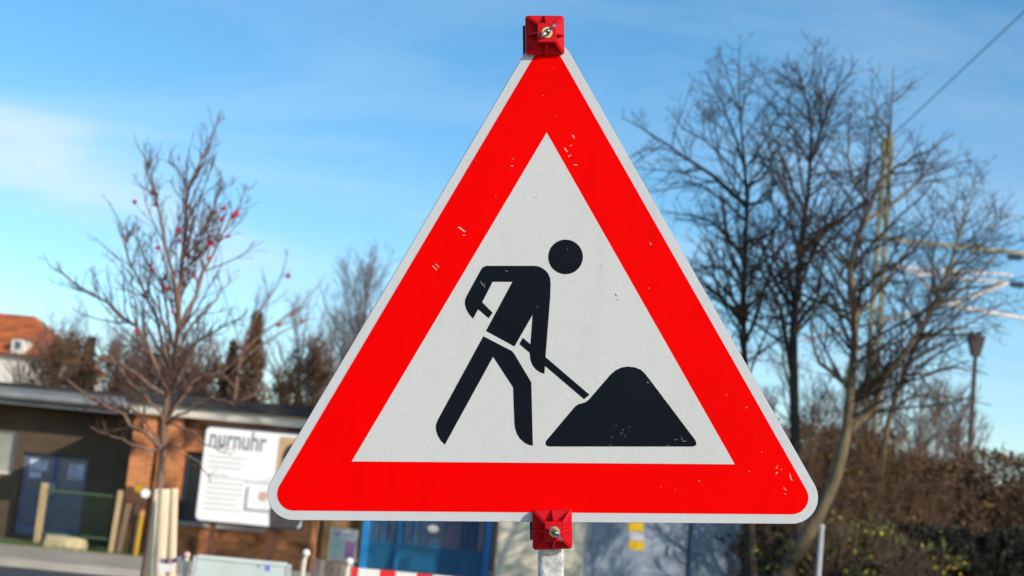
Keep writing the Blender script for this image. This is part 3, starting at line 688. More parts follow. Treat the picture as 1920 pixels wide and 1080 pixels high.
# notice board beside gate
YN = 28.4
n0, n1 = P(613, 1050, YN), P(672, 994, YN)
nbd = thing('notice_board', ((n0.x + n1.x) / 2, YN, 0), 'small white notice board with blue and purple print by the gate', 'notice board')
def Nq(u, v, q): return Vector((n0.x + u * (n1.x - n0.x), YN - q, n0.z + v * (n1.z - n0.z)))
npn = MB().prism(rrect(0, 1, 0, 1, .06, .06), Nq, -.03, 0).build('panel', mat('notice_white', (.62, .60, .54), .6, .06, 4), nbd)
for u in (.1, .9): x = Nq(u, 0, 0).x; MB().box(x - .03, x + .03, YN + .032, YN + .09, 0, n1.z - .05).build('post', M_galv, nbd)
for (u0, u1, v0, v1, cc, nm) in ((.16, .36, .78, .85, (.12, .30, .60), 'heading'), (.44, .68, .78, .85, (.14, .32, .62), 'heading'), (.15, .55, .2, .68, (.48, .62, .54), 'map'), (.58, .95, .08, .62, (.42, .20, .40), 'picture')):
    MB().prism(rrect(u0, u1, v0, v1, .02, .02), Nq, .0012, .004).build(nm, mat('notice_' + nm + str(int(u0 * 100)), cc, .6, .25, 14), npn)

# ------------------------------------------------------------------ street furniture, left to right
# garden fence and sandstone block before the plaster building
YF = 28.7
M_wood = mat('weathered_wood', (.46, .33, .17), .85, .3, 5, .4, 25, stretch=(4, 4, .4))
M_wood2 = mat('weathered_wood_dark', (.20, .14, .085), .85, .3, 5, .4, 25, stretch=(4, 4, .4))
M_grn = mat('fence_green', (.07, .12, .055), .6, .2, 4)
f0, f1 = PX(77, 960, YF), PX(222, 960, YF)
gf = thing('garden_fence', ((f0 + f1) / 2, YF, -0.004), 'low green wire fence with pale timber posts before the plaster building', 'fence')
zt = PZ(77, 905, YF)
for x in (f0, f1): MB().box(x - .06, x + .06, YF - .06, YF + .06, -0.004, zt).build('post', M_wood, gf, bevel=.01)
for z in (.28, zt - .14): MB().tube([(f0 + .06, YF, z), (f1 - .06, YF, z)], .025, 8).build('rail', M_grn, gf)
mbw = MB()
for i in range(28): x = f0 + .08 + (f1 - f0 - .16) * i / 27; mbw.box(x - .002, x + .002, YF - .002, YF + .002, .305, zt - .165)
mbw.build('mesh_wires', M_grn, gf, kind='stuff')
bx0, bx1 = PX(78, 1020, 27.6), PX(166, 1020, 27.6)
rg = random.Random(4)
blk = MB(); ns = 14
for k, z in enumerate((-0.01, .12, .24, .30)):
    s = (1, 1.02, .97, .86)[k]
    for j in range(ns):
        g = 2*math.pi*j/ns; c, s2 = math.cos(g), math.sin(g); q = 1 / max(abs(c), abs(s2)) ** .75
        blk.v.append(((bx0 + bx1) / 2 + (bx1 - bx0) / 2 * s * c * q * rg.uniform(.9, 1.0), 27.6 + .3 * s * s2 * q * rg.uniform(.88, 1.05), z + rg.uniform(-.02, .02) * (k > 0)))
blk.f = [(i*ns+j, i*ns+(j+1) % ns, (i+1)*ns+(j+1) % ns, (i+1)*ns+j) for i in range(3) for j in range(ns)] + [tuple(range(3*ns, 4*ns)), tuple(range(ns))[::-1]]
tag(blk.build('stone_block', mat('sandstone', (.50, .40, .22), .9, .2, 3, .5, 12)), 'pale yellow sandstone block lying by the green wire fence', 'stone')
# leaning timber posts
for i, (t_, b2, w_, m_, lab) in enumerate((((226, 920), (207, 1036), .085, M_wood, 'pale leaning timber post beside the green wire fence'), ((242, 944), (222, 1046), .10, M_wood2, 'rough brown leaning timber post on the grass strip'), ((258, 950), (244, 1046), .10, mat('dark_post_wood', (.10, .065, .045), .9, .3, 5), 'dark leaning timber post next to yellow marker post'))):
    y = 27.2; A = P(*t_, y); B = P(*b2, y); d = (A - B).normalized(); B2 = B - d * ((B.z + .05) / d.z)
    tag(MB().bar(B2, A, w_, w_).build('timber_post', m_, bevel=.012), lab, 'post', 'timber posts leaning by the fence')
y = 27.0; A, B = P(266, 962, y), P(252, 1046, y)
ym = thing('marker_post', (B.x, y, -0.004), 'yellow pipeline marker post with sloped cap on the grass strip', 'marker post')
M_yel = mat('marker_yellow', (.48, .27, .01), .5, .12, 6)
MB().tube([(B.x, y, -0.004), (A.x, y, A.z - .05)], .045, 10).build('pole', M_yel, ym)
MB().tube([(A.x, y, A.z - .05), (A.x + .01, y, A.z + .06)], [.06, .03], 10).build('cap', mat('marker_orange', (.55, .22, .05), .5, .1, 6), ym)
for (c_x, c_y, rr_, col_, nm, lab) in ((261, 916, 7.5, M_yel, 'yellow', 'small round yellow disc sign against brick building corner'), (273.5, 925, 8.5, MATS['poster_paper'], 'white', 'small round cream disc sign against brick building corner')):
    y = 27.4; C = P(c_x, c_y, y); ds = thing('disc_sign', (C.x, y, -0.004), lab, 'sign', 'round disc signs by the brick corner')
    r_ = rr_ / FPX * y
    MB().tube([(C.x, y - .03, C.z), (C.x, y - .012, C.z)], r_, 20).build('disc', col_, ds)
    MB().tube([(C.x, y, -0.004), (C.x, y, C.z + r_ * .6)], .012, 8).build('pole', MATS['dark_post_wood'], ds)

# tree stakes with barrier tape round the young rowan
YS = 11.0
M_stake = mat('peeled_stake', (.66, .53, .36), .8, .16, 5, .3, 25, stretch=(4, 4, .5))
def stake(px_t, px_b, py_t, y, wpx, name, lab, group=None, flatt=False):
    A, B = P(px_t, py_t, y), P(px_b, 1080, y); d = (A - B).normalized(); B2 = B - d * ((B.z - .10) / d.z); r_ = wpx / FPX * y / 2
    mb = MB(); mb.tube([B2, B2 + (A-B2)*.3, B2 + (A-B2)*.65, A - d*.01, A], [r_*1.02, r_, r_*.97, r_*.96, r_*.85], 12)
    return tag(mb.build(name, M_stake, smooth=False), lab, 'stake', group)
stake(293, 279, 917, YS + .1, 11, 'tree_stake', 'thin peeled stake touching the rowan trunk', 'tree stakes')
stake(308, 299, 917, YS - .2, 23, 'tree_stake', 'thickest peeled stake of the rowan, in the middle', 'tree stakes')
stake(326, 321, 916, YS - .1, 17, 'tree_stake', 'peeled stake of the rowan nearest the barrier tape post', 'tree stakes')
# tape post and tape
A, B = P(350.5, 1041, 10.3), P(348, 1080, 10.3)
tp = thing('tape_post', (B.x, 10.3, .12), 'thin pale post holding red and white barrier tape', 'post')
MB().tube([(B.x, 10.3, .12), (A.x, 10.3, A.z)], .017, 10).build('pole', M_trim, tp)
MB().ball((A.x, 10.3, A.z), .024).build('cap', mat('post_cap_pink', (.70, .45, .42), .6, .1, 5), tp)
M_tred = mat('tape_red', (.72, .04, .03), .45, .05, 8); M_twh = mat('tape_white', (.78, .76, .74), .45, .05, 8)
T0, T1 = P(300, 1051, 10.6), P(349, 1042, 10.28)
tape = thing('barrier_tape', ((T0.x + T1.x) / 2, 10.5, T0.z), 'red and white plastic barrier tape strung from stakes to thin post', 'barrier tape')
n = 6
for i in range(n):
    p, q = T0.lerp(T1, i / n), T0.lerp(T1, (i + 1) / n); sag = lambda t_: Vector((0, 0, -.02 * math.sin(math.pi * t_)))
    p, q = p + sag(i / n), q + sag((i + 1) / n); h = Vector((0, 0, .018))
    o_ = Vector((0, .002, 0))
    MB().add([p - h, q - h, q + h, p + h, p - h + o_, q - h + o_, q + h + o_, p + h + o_], [(0,1,2,3),(7,6,5,4),(0,4,5,1),(1,5,6,2),(2,6,7,3),(3,7,4,0)]).build('tape_band', M_tred if i % 2 else M_twh, tape)
A, B = P(297, 1066, 10.62), P(327, 1060, 10.62)
MB().bar(A, B, .07, .004).build('tape_band', M_twh, tape)

# white site panel
YW = 10.2
w0, w1 = PX(362, 1060, YW), PX(546, 1060, YW); wt0, wt1 = PZ(362, 1044, YW), PZ(546, 1056, YW)
wz = (wt0 + wt1) / 2
sp = thing('site_panel', ((w0 + w1) / 2, YW, .12), 'pale grey green plastic site barrier panel below the billboard', 'barrier')
pn = MB().box(w0 + .03, w1 - .03, YW - .012, YW + .012, .27, wz - .02).build('panel', mat('site_panel_plastic', (.52, .58, .54), .5, .1, 2.5), sp)
for x in (w0 + .013, w1 - .013): MB().box(x - .015, x + .015, YW - .02, YW + .02, .12, wz).build('side_tube', M_galv, sp)
MB().box(w0 + .03, w1 - .03, YW - .02, YW + .02, wz - .018, wz + .01).build('top_tube', mat('site_tube', (.58, .62, .60), .5, .1, 4), sp)
for x in (w0 + .05, w1 - .05): MB().box(x - .1, x + .1, YW - .28, YW + .28, .121, .20).build('foot', MATS['recycled_rubber'], sp, bevel=.015)
sx, sz = PX(502, 1064, YW), PZ(502, 1064, YW)
MB().box(sx - .018, sx + .018, YW - .0135, YW - .0122, sz - .025, sz + .018).build('sticker', mat('sticker_blue', (.15, .22, .65), .5, .1, 9), pn)
MB().box(sx - .075, sx - .055, YW - .0135, YW - .0122, sz - .01, sz + .012).build('sticker', mat('sticker_grey', (.3, .34, .36), .5, .1, 9), pn)
# ball-topped posts and board screen
for i, (cx, cy, lab) in enumerate(((574, 1037, 'white ball topped post beside the site barrier panel'), (655, 1053, 'white ball topped post at the end of striped barrier'))):
    y = 11.0; C = P(cx, cy, y); bp = thing('ball_post', (C.x - .01, y, .12), lab, 'post', 'ball topped barrier posts')
    MB().ball(C, .029, 14, 9).build('ball', mat('ball_white', (.80, .76, .68), .4, .05, 5), bp, smooth=True)
    MB().tube([(C.x - .01, y, .12), (C.x - .01, y, C.z - .07), (C.x, y, C.z - .02)], [.02, .02, .012], 10).build('pole', mat('ball_pole', (.62, .56, .45), .5, .1, 5), bp)
y = 11.6; b0, b1 = PX(584, 1060, y), PX(652, 1060, y)
bs = thing('board_screen', ((b0 + b1) / 2, y, .12), 'grey brown wooden board screen behind the ball topped posts', 'screen')
for i in range(5):
    xa, xb = b0 + (b1 - b0) * i / 5 + .004, b0 + (b1 - b0) * (i + 1) / 5 - .004; zt = PZ(584 + 14 * i, 1047 + 2.6 * i, y)
    MB().box(xa, xb, y - .012, y + .012, .12, zt).build('board', mat('screen_wood%d' % (i % 3), ((.15, .11, .10), (.22, .18, .16), (.11, .085, .08))[i % 3], .85, .3, 6, stretch=(3, 3, .5)), bs)
for z in (.35, .75): MB().box(b0, b1, y + .015, y + .05, z, z + .07).build('batten', M_wood2, bs)
# striped barrier board
YR = 10.4
r0, r1 = PX(660, 1062, YR), PX(836, 1079, YR); rz = PZ(745, 1071.5, YR)
rb = thing('striped_barrier', ((r0 + r1) / 2, YR, .12), 'red and white striped barrier board in front of the blue gate', 'barrier')
edges = [660, 673, 713, 743, 782, 812, 850]
xs = [PX(e_, 1062 + (e_ - 660) * .093, YR) for e_ in edges]
while xs[-1] < r0 + 2.4: xs.append(xs[-1] + .145)
for i in range(len(xs) - 1):
    MB().box(xs[i], xs[i+1] - .0005, YR - .015, YR + .015, rz - .25, rz).build('stripe', mat('barrier_red', (.75, .02, .025), .4, .06, 5) if i % 2 == 0 else mat('barrier_white', (.76, .72, .68), .4, .06, 5), rb)
for x in (xs[0] + .2, xs[-1] - .2):
    MB().box(x - .02, x + .02, YR + .0155, YR + .055, .2, rz - .02).build('upright', M_galv, rb)
    MB().box(x - .2, x + .2, YR - .35, YR + .4, .121, .20).build('foot', MATS['recycled_rubber'], rb, bevel=.015)

# ------------------------------------------------------------------ trees
def traced_tree(name, label, group, Y, trunk_px, r0, r1, limbs, seed, bark, twig, tw, ground_z=-0.004, extra=8, depth=.35, base_px=None, berries=None):
    """trunk and main limbs follow the photo's silhouette at the tree's depth; limbs get depth of their own; twigs are grown"""
    rng = np.random.default_rng(seed)
    pts = [np.array(P(x, y, Y)) for x, y in trunk_px]
    d = pts[0] - pts[1]
    t = (pts[0][2] - ground_z) / -(d[2]) if d[2] < 0 else 0
    d2 = np.array([d[0] * .5, 0, d[2]]); base = pts[0] + d2 * t; base[2] = ground_z - .03
    line = smooth_line(np.vstack([base, pts]), 26)
    off = np.cumsum(rng.normal(0, .012, (26, 3)), 0); off[:, 2] = 0; off -= np.linspace(0, 1, 26)[:, None] * off[-1]
    line = line + off * np.array([.25, 2.5, 0])
    rt = r0 + (r1 - r0) * np.linspace(0, 1, 26) ** .8; rt[0] *= 1.35; rt[1] *= 1.1
    root = thing(name, (base[0], base[1], ground_z), label, 'tree', group)
    V, F = tubes(line[None], rt[None], 9); o = np_mesh('trunk', V, F, bark, root)
    par, prad = [], []
    n_ = 10
    for k, (lp, ra, rb_) in enumerate(limbs):
        s = rng.uniform(-1, 1) * depth
        q = [np.array(P(x, y, Y)) for x, y in lp]; L = np.linalg.norm(q[-1] - q[0])
        i0 = np.argmin(np.linalg.norm(line - q[0], axis=1)) if np.min(np.linalg.norm(line - q[0], axis=1)) < .5 else None
        for j, (x, y) in enumerate(lp):
            u = j / (len(lp) - 1); q[j] = np.array(P(x, y, Y + s * L * u))
        if i0 is not None: q[0] = line[i0]
        ln = smooth_line(q, n_); ln[1:-1] += rng.normal(0, .012, (n_ - 2, 3))
        rl = (ra + (rb_ - ra) * np.linspace(0, 1, n_)) * tw.get('lr', 1.2)
        V, F = tubes(ln[None], rl[None], 6); np_mesh('limb', V, F, bark, root)
        par.append(ln); prad.append(rl)
    par.append(line[np.linspace(8, 25, n_).astype(int)]); prad.append(rt[np.linspace(8, 25, n_).astype(int)])
    par = np.array(par); prad = np.array(prad)
    # extra limbs in depth so the crown is round
    H = line[-1, 2] - line[8, 2]
    parts = []
    ex, er = spawn(rng, par[-1:], prad[-1:], extra / max(H, .5), tw.get('ex0', .1), (tw['exl'][0], tw['exl'][1]), tw['exa'], tw.get('up', .25), K=n_, wig=.07, rs=.5, rmin=.004, flat=.15, t1=.75)
    if len(ex):
        parts.append(tubes(ex, er, 4)); par = np.concatenate([par, ex]); prad = np.concatenate([prad, er])
    a1, r1_ = spawn(rng, par, prad, tw['d1'], .12, tw['l1'], tw['a1'], tw.get('up', .25), K=6, wig=.10, rs=.55, rmin=.0035, lfun=lambda t, l, p: np.clip(l * np.minimum(1.15, (1.12 - t) * tw.get('tipf', 1.5)), .12, tw.get('m1', 9)))
    parts.append(tubes(a1, r1_, 4))
    a2, r2 = spawn(rng, a1, r1_, tw['d2'], .1, tw['l2'], tw['a1'], tw.get('up', .25), K=4, wig=.14, rs=.65, rmin=.0026 * tw.get('thick', 1), lfun=lambda t, l, p: np.clip(l, .07, tw.get('m2', 9)))
    parts.append(tubes(a2, r2, 3))
    if tw.get('d3'):
        a3, r3 = spawn(rng, a2, r2, tw['d3'], .1, (.3, .7), tw['a1'], tw.get('up', .25), K=3, wig=.16, rs=.7, rmin=.002 * tw.get('thick', 1), lfun=lambda t, l, p: np.clip(l, .05, .4))
        parts.append(tubes(a3, r3, 3))
    V, F = join(parts); cr = np_mesh('crown', V, F, twig, root)
    return root, a2

TWR = dict(exl=(.2, .4), exa=(.7, 1.1), up=.22, d1=14, l1=(.2, .46), a1=(.45, .95), m1=.7, d2=10, l2=(.25, .6), m2=.3, d3=7, thick=1.35)
rowan, tips = traced_tree('rowan_tree', 'young bare rowan with red berry clusters tied to pale stakes', None, YS + .25,
    [(270, 1080), (283, 975), (294, 900), (303, 830), (316, 720), (327, 640), (335, 560), (346, 450), (352, 370), (370, 320), (392, 270), (411, 212)], .046, .004,
    [([(303, 835), (262, 805), (220, 775), (170, 745), (125, 712)], .017, .004),
     ([(316, 725), (280, 655), (235, 600), (185, 555), (135, 530), (92, 498)], .016, .003),
     ([(312, 750), (250, 700), (190, 668), (140, 640), (95, 615)], .012, .003),
     ([(322, 690), (290, 600), (265, 540), (240, 470), (222, 415), (204, 378)], .014, .003),
     ([(335, 570), (320, 490), (300, 400), (285, 340), (270, 300), (256, 270)], .012, .003),
     ([(346, 470), (346, 390), (338, 330), (318, 290)], .008, .003),
     ([(330, 620), (365, 560), (395, 490), (425, 430), (448, 380), (461, 345)], .014, .003),
     ([(326, 650), (370, 600), (410, 560), (432, 520)], .010, .003),
     ([(318, 700), (370, 640), (410, 620), (440, 600)], .012, .003),
     ([(327, 640), (310, 560), (280, 500), (255, 450), (225, 440)], .010, .003),
     ([(310, 770), (360, 720), (420, 690), (470, 650)], .012, .003),
     ([(340, 530), (370, 450), (400, 390), (418, 330)], .009, .003),
     ([(306, 800), (350, 770), (400, 750), (440, 760)], .010, .003),
     ([(300, 850), (260, 840), (215, 815), (170, 800)], .010, .003),
     ([(308, 790), (270, 735), (230, 700), (195, 650)], .010, .003), ([(312, 755), (345, 690), (365, 640), (372, 580)], .010, .003), ([(305, 815), (345, 800), (385, 830), (425, 850)], .009, .003),
     ([(306, 805), (340, 745), (390, 715), (430, 705)], .009, .003), ([(304, 825), (262, 775), (215, 760), (150, 770)], .009, .003), ([(315, 735), (290, 680), (262, 655), (215, 640)], .009, .003), ([(302, 840), (335, 835), (370, 870), (395, 905)], .007, .003)], 11, M_rowan, mat('rowan_twig', (.105, .05, .038), .85, .2, 5), TWR, ground_z=.12, extra=5, depth=.5)
rg = random.Random(21)
def berry_cluster(c, root, rad, br=.0115):
    mb = MB(); p = Vector((0, 0, 0))
    for _ in range(11):
        mb.ball(c + p, br, 6, 4)
        p = p * .6 + Vector((rg.uniform(-1, 1), rg.uniform(-1, 1), rg.uniform(-.8, .8))) * br
    mb.build('berry_cluster', M_berry, root)
for (x, y) in [(258, 373), (293, 376), (394, 388), (433, 405), (452, 414), (430, 436), (433, 453), (331, 443), (330, 436), (390, 443), (398, 463), (291, 464), (400, 492), (330, 545), (352, 448), (275, 505), (330, 590), (345, 520), (420, 395), (444, 391), (300, 520), (263, 368), (388, 447), (268, 620)]:
    c = np.array(P(x, y, YS + .25 + rg.uniform(-.2, .2))); tt = tips.reshape(-1, 3); c = tt[np.argmin(((tt - c) ** 2).sum(1))]
    berry_cluster(Vector(c) - Vector((0, 0, .008)), rowan, .02, rg.uniform(.009, .0125))

# taller rowan behind the brick building, its berry-tipped branches over the roof
TW2 = dict(TWR, d1=3.2, d2=3.0, d3=2, m1=2.2, m2=1.0, thick=2.2)
rw2, tips2 = traced_tree('rowan_tree', 'bare rowan with a few berries rising behind the brick building roof', None, 38.0,
    [(425, 960), (430, 860), (436, 780), (445, 700), (458, 640), (480, 590), (505, 555), (530, 510), (540, 468)], .08, .010,
    [([(455, 650), (500, 620), (540, 592), (575, 560), (610, 515)], .030, .008), ([(448, 690), (500, 640), (545, 615), (575, 596)], .030, .008),
     ([(440, 740), (410, 690), (395, 640), (400, 590)], .028, .008), ([(440, 760), (490, 730), (530, 690)], .025, .008), ([(500, 560), (495, 520), (492, 498)], .02, .006)], 13, M_rowan, MATS['rowan_twig'], TW2, extra=3, depth=.4)
for (x, y) in [(563, 550), (541, 593), (567, 597), (545, 605), (530, 600), (566, 546)]:
    c = np.array(P(x, y, 38 + rg.uniform(-.4, .4))); tt = tips2.reshape(-1, 3); c = tt[np.argmin(((tt - c) ** 2).sum(1))]
    berry_cluster(Vector(c), rw2, .05, .034)

TWB = dict(exl=(.14, .28), exa=(.8, 1.25), up=.10, d1=9, l1=(.26, .65), a1=(.65, 1.3), m1=1.9, d2=6, l2=(.28, .65), m2=.75, d3=3.5, thick=2.1, lr=1.5, tipf=2.4)
GR = 'bare multi stemmed trees in the thicket'
YR2 = 22.0
traced_tree('bare_tree', 'bare tree with tall straight leader closest to the transformer house', GR, YR2 + .6,
    [(1412, 1075), (1408, 950), (1404, 820), (1400, 700), (1396, 560), (1399, 450), (1401, 370), (1393, 280), (1387, 190), (1386, 92)], .10, .007,
    [([(1400, 395), (1360, 350), (1320, 318), (1270, 285), (1220, 250), (1166, 220)], .030, .005), ([(1398, 320), (1372, 240), (1345, 180), (1322, 130)], .018, .004),
     ([(1402, 345), (1432, 330), (1450, 285), (1470, 235)], .020, .004), ([(1396, 470), (1350, 430), (1300, 405), (1240, 395)], .024, .005),
     ([(1398, 430), (1360, 380), (1310, 345), (1255, 345)], .020, .004), ([(1398, 600), (1360, 545), (1325, 505), (1285, 480)], .022, .004), ([(1402, 400), (1440, 370), (1450, 330), (1443, 260)], .018, .004),
     ([(1400, 640), (1430, 560), (1450, 480), (1445, 420)], .026, .005), ([(1388, 200), (1408, 160), (1420, 118)], .010, .003), ([(1387, 190), (1360, 130), (1345, 98)], .010, .003),
     ([(1395, 520), (1340, 500), (1280, 520), (1230, 560)], .016, .004), ([(1398, 350), (1330, 270), (1280, 240), (1250, 200)], .014, .004)], 31, M_bark, M_twig, TWB, extra=8, depth=.35)
traced_tree('bare_tree', 'bare twin stemmed tree with broad crown in the middle of the thicket', GR, YR2 - .3,
    [(1497, 1075), (1495, 950), (1490, 830), (1487, 700), (1487, 600), (1496, 520), (1503, 450), (1513, 380), (1520, 310), (1523, 235), (1508, 170), (1491, 112)], .115, .007,
    [([(1488, 580), (1468, 550), (1440, 500), (1425, 440), (1410, 400)], .030, .005), ([(1503, 455), (1540, 440), (1580, 410), (1622, 380), (1655, 350)], .034, .005),
     ([(1500, 470), (1475, 420), (1455, 390), (1430, 360)], .022, .004), ([(1515, 370), (1545, 350), (1575, 345), (1600, 340)], .016, .004), ([(1520, 300), (1545, 230), (1560, 180), (1610, 110)], .022, .004),
     ([(1522, 240), (1490, 200), (1450, 170), (1430, 150)], .014, .004), ([(1522, 230), (1540, 190), (1530, 140)], .012, .003), ([(1510, 400), (1480, 330), (1460, 270), (1425, 200)], .020, .004),
     ([(1487, 700), (1462, 575), (1435, 520), (1415, 470)], .030, .006), ([(1487, 620), (1530, 560), (1545, 480), (1560, 430)], .026, .005), ([(1520, 300), (1480, 250), (1450, 235), (1420, 240)], .014, .004), ([(1500, 480), (1560, 470), (1610, 430), (1640, 420)], .014, .003)], 32, M_bark, M_twig, TWB, extra=10, depth=.35)
traced_tree('bare_tree', 'bare tree with crooked leaning pale trunk before the catenary mast', GR, YR2 - .9,
    [(1474, 1078), (1508, 1010), (1540, 945), (1560, 895), (1582, 810), (1589, 740), (1594, 660), (1596, 585), (1590, 505), (1605, 450), (1625, 400), (1655, 320), (1670, 240), (1675, 125)], .13, .007,
    [([(1575, 830), (1640, 765), (1655, 715), (1700, 660), (1742, 585), (1762, 560)], .040, .008), ([(1742, 585), (1780, 510), (1800, 430), (1820, 350)], .022, .004), ([(1595, 580), (1640, 560), (1680, 500), (1720, 450)], .024, .004),
     ([(1655, 330), (1700, 300), (1740, 285), (1790, 250)], .020, .004), ([(1625, 400), (1600, 340), (1590, 270), (1600, 200)], .018, .004), ([(1668, 260), (1640, 200), (1632, 140)], .014, .003),
     ([(1660, 300), (1640, 230), (1600, 190)], .012, .003), ([(1592, 520), (1560, 470), (1540, 440), (1530, 400)], .018, .004), ([(1745, 580), (1800, 545), (1850, 500), (1890, 450)], .020, .004), ([(1625, 405), (1700, 360), (1740, 320), (1770, 280)], .022, .004),
     ([(1590, 740), (1540, 680), (1520, 620), (1530, 560)], .026, .005), ([(1582, 800), (1620, 720), (1640, 640), (1660, 600)], .026, .005), ([(1672, 220), (1700, 170), (1715, 140)], .012, .003)], 33, M_bark2, M_twig, TWB, extra=10, depth=.35)
traced_tree('bare_tree', 'slim bare tree with pale lower trunk rising out of the hedge', GR, YR2 + 1.6,
    [(1640, 1070), (1650, 950), (1658, 850), (1672, 770), (1700, 690), (1730, 620), (1760, 560), (1785, 500), (1800, 440), (1822, 370), (1832, 300)], .07, .006,
    [([(1690, 710), (1740, 700), (1790, 690), (1850, 700)], .020, .004), ([(1720, 640), (1770, 620), (1830, 600), (1890, 560)], .020, .004), ([(1785, 500), (1830, 470), (1870, 420), (1900, 400)], .016, .003),
     ([(1800, 440), (1790, 390), (1800, 330)], .012, .003), ([(1672, 775), (1720, 740), (1790, 745), (1860, 760)], .018, .004), ([(1700, 690), (1690, 610), (1700, 540), (1690, 480)], .018, .004), ([(1760, 560), (1750, 480), (1760, 420)], .014, .003)], 34, M_bark2, M_twig, TWB, extra=7, depth=.35)
# low stems showing under the sign's right corner
for k, (tp_, bt, r_, lab) in enumerate((([(1462, 960), (1452, 1020), (1450, 1075)], 0, .055, 'short bare sapling right beside the transformer house'), ([(1490, 640), (1484, 760), (1492, 860), (1500, 960), (1500, 1075)], 0, .06, 'thin bare sapling between the bigger bare trees'))):
    tl = tp_[::-1]
    traced_tree('sapling', lab, 'saplings in the thicket', YR2 + 1.2 + k, tl, r_, .012, [([tl[-2], (tl[-1][0] - 30, tl[-1][1] - 30), (tl[-1][0] - 40, tl[-1][1] - 110)], .02, .004), ([tl[-1], (tl[-1][0] + 12, tl[-1][1] - 70), (tl[-1][0] + 6, tl[-1][1] - 160)], .02, .004)], 50 + k, M_bark2, M_twig, TWB, extra=5, depth=.5)

# bare trees and a brown conifer far behind
def grown_tree(name, label, group, x, y, H, spread, seed, bark, twig, r0=.11, conic=False, leaves=None, lsize=.05, lnum=0, dens=1.0, stem0=.18):
    rng = np.random.default_rng(seed)
    root = thing(name, (x, y, -0.004), label, 'tree', group)
    zz = np.linspace(-.05, H, 14); ln = np.stack([x + np.cumsum(rng.normal(0, .012 * H / 4, 14)), y + np.cumsum(rng.normal(0, .012 * H / 4, 14)), zz], 1); ln[0, :2] = (x, y)
    rt = r0 * (1 - np.linspace(0, .93, 14)); V, F = tubes(ln[None], rt[None], 8); np_mesh('trunk', V, F, bark, root)
    if conic: lf = lambda t, l, p: spread * (1.08 - t) * rng.uniform(.6, 1.05, len(t)); an = (1.0, 1.5); up = .05
    else: lf = lambda t, l, p: spread * np.sin(np.pi * np.clip(t * .9 + .08, 0, 1)) ** .7 * rng.uniform(.6, 1.1, len(t)); an = (.45, .95); up = .3
    a0, r0_ = spawn(rng, ln[None], rt[None], dens * (9 if conic else 5.0), stem0, (1, 1), an, up, K=7, wig=.08, rs=.45, rmin=.008, lfun=lf)
    a1, r1_ = spawn(rng, a0, r0_, 4 * dens, .12, (.25, .6), (.4, .9), up * .7, K=5, wig=.12, rs=.6, rmin=.006)
    a2, r2 = spawn(rng, a1, r1_, 5 * dens, .1, (.3, .7), (.4, .9), up * .6, K=3, wig=.15, rs=.7, rmin=.0045, lfun=lambda t, l, p: np.clip(l, .15, .7))
    parts = [tubes(a0, r0_, 4), tubes(a1, r1_, 3), tubes(a2, r2, 3)]
    V, F = join(parts); np_mesh('crown', V, F, twig, root)
    if lnum:
        src = a2.reshape(-1, 3); c = src[rng.integers(0, len(src), lnum)] + rng.normal(0, .06, (lnum, 3))
        if conic:
            u = stem0 * .8 + (1 - stem0 * .8) * rng.uniform(0, 1, lnum) ** 1.25; g = rng.uniform(0, 2 * np.pi, lnum)
            rr_ = spread * (1.04 - u) * (1 + .25 * np.sin(u * 40 + 2 * g)) * rng.uniform(.1, 1, lnum) ** .6
            c = np.stack([x + rr_ * np.cos(g), y + rr_ * np.sin(g), u * H - rr_ * .15], 1) + rng.normal(0, .05, (lnum, 3))
        V, F = leaf_quads(rng, c, lsize); np_mesh('foliage', V, F, leaves, root, kind='stuff')
    return root
def top_to(px, py, Y): p = P(px, py, Y); return p.x, p.z
GB = 'bare trees behind the low buildings'
M_fart = mat('twig_far', (.15, .11, .095), .9, .2, 2)
for i, (px, py, Y, spd, lab) in enumerate(((575, 560, 44, 2.0, 'bare tree with pale trunk behind the brick building roof'), (632, 590, 46, 1.9, 'small bare tree close beside the sign over the brick roof'), (712, 488, 40, 2.2, 'taller bare tree reaching up behind the sign edge'), (108, 610, 46, 2.3, 'bare tree beside the tiled house gable'), (232, 620, 44, 1.9, 'bare tree behind the rowan crown over the fascia'), (395, 640, 46, 1.9, 'low bare tree between rowan and brown conifer'))):
    x, z = top_to(px, py, Y); grown_tree('bare_tree', lab, GB, x, Y, z, spd * 1.25, 60 + i, M_bark2, M_fart, .12, dens=1.5)
GS = 'brown shrubs behind the low buildings'
for i, (px, py, Y, spd, lab) in enumerate(((150, 662, 42, 1.5, 'brown shrubby growth next to the tiled house'), (300, 672, 42, 1.6, 'brown shrubby growth right behind the rowan trunk'), (212, 685, 41, 1.3, 'low brown shrubby growth over the grey fascia'), (370, 680, 42, 1.4, 'brown shrubby growth over the brick pilasters'), (600, 665, 43, 1.3, 'brown shrubby growth over the brick roof end'), (255, 655, 45, 1.5, 'taller brown shrubby growth left of the rowan trunk'), (345, 650, 44, 1.5, 'taller brown shrubby growth right of the rowan trunk'), (420, 690, 41, 1.2, 'low brown shrubby growth at the foot of the conifers'), (545, 690, 41, 1.3, 'low brown shrubby growth right of the conifers'), (110, 670, 44, 1.4, 'brown shrubby growth touching the white house wall'))):
    x, z = top_to(px, py, Y); grown_tree('shrub', lab, GS, x, Y, z + .3, spd * 1.3, 80 + i, M_bark2, M_twigw, .09, lnum=4500, leaves=M_leafb, lsize=.042, dens=1.8)
x, z = top_to(484, 588, 39); grown_tree('conifer', 'dense rusty brown larch shaped tree above the brick building', None, x, 39, z, 1.25, 90, M_bark2, M_twigw, .12, conic=True, leaves=M_leafb, lsize=.055, lnum=9000, stem0=.35)
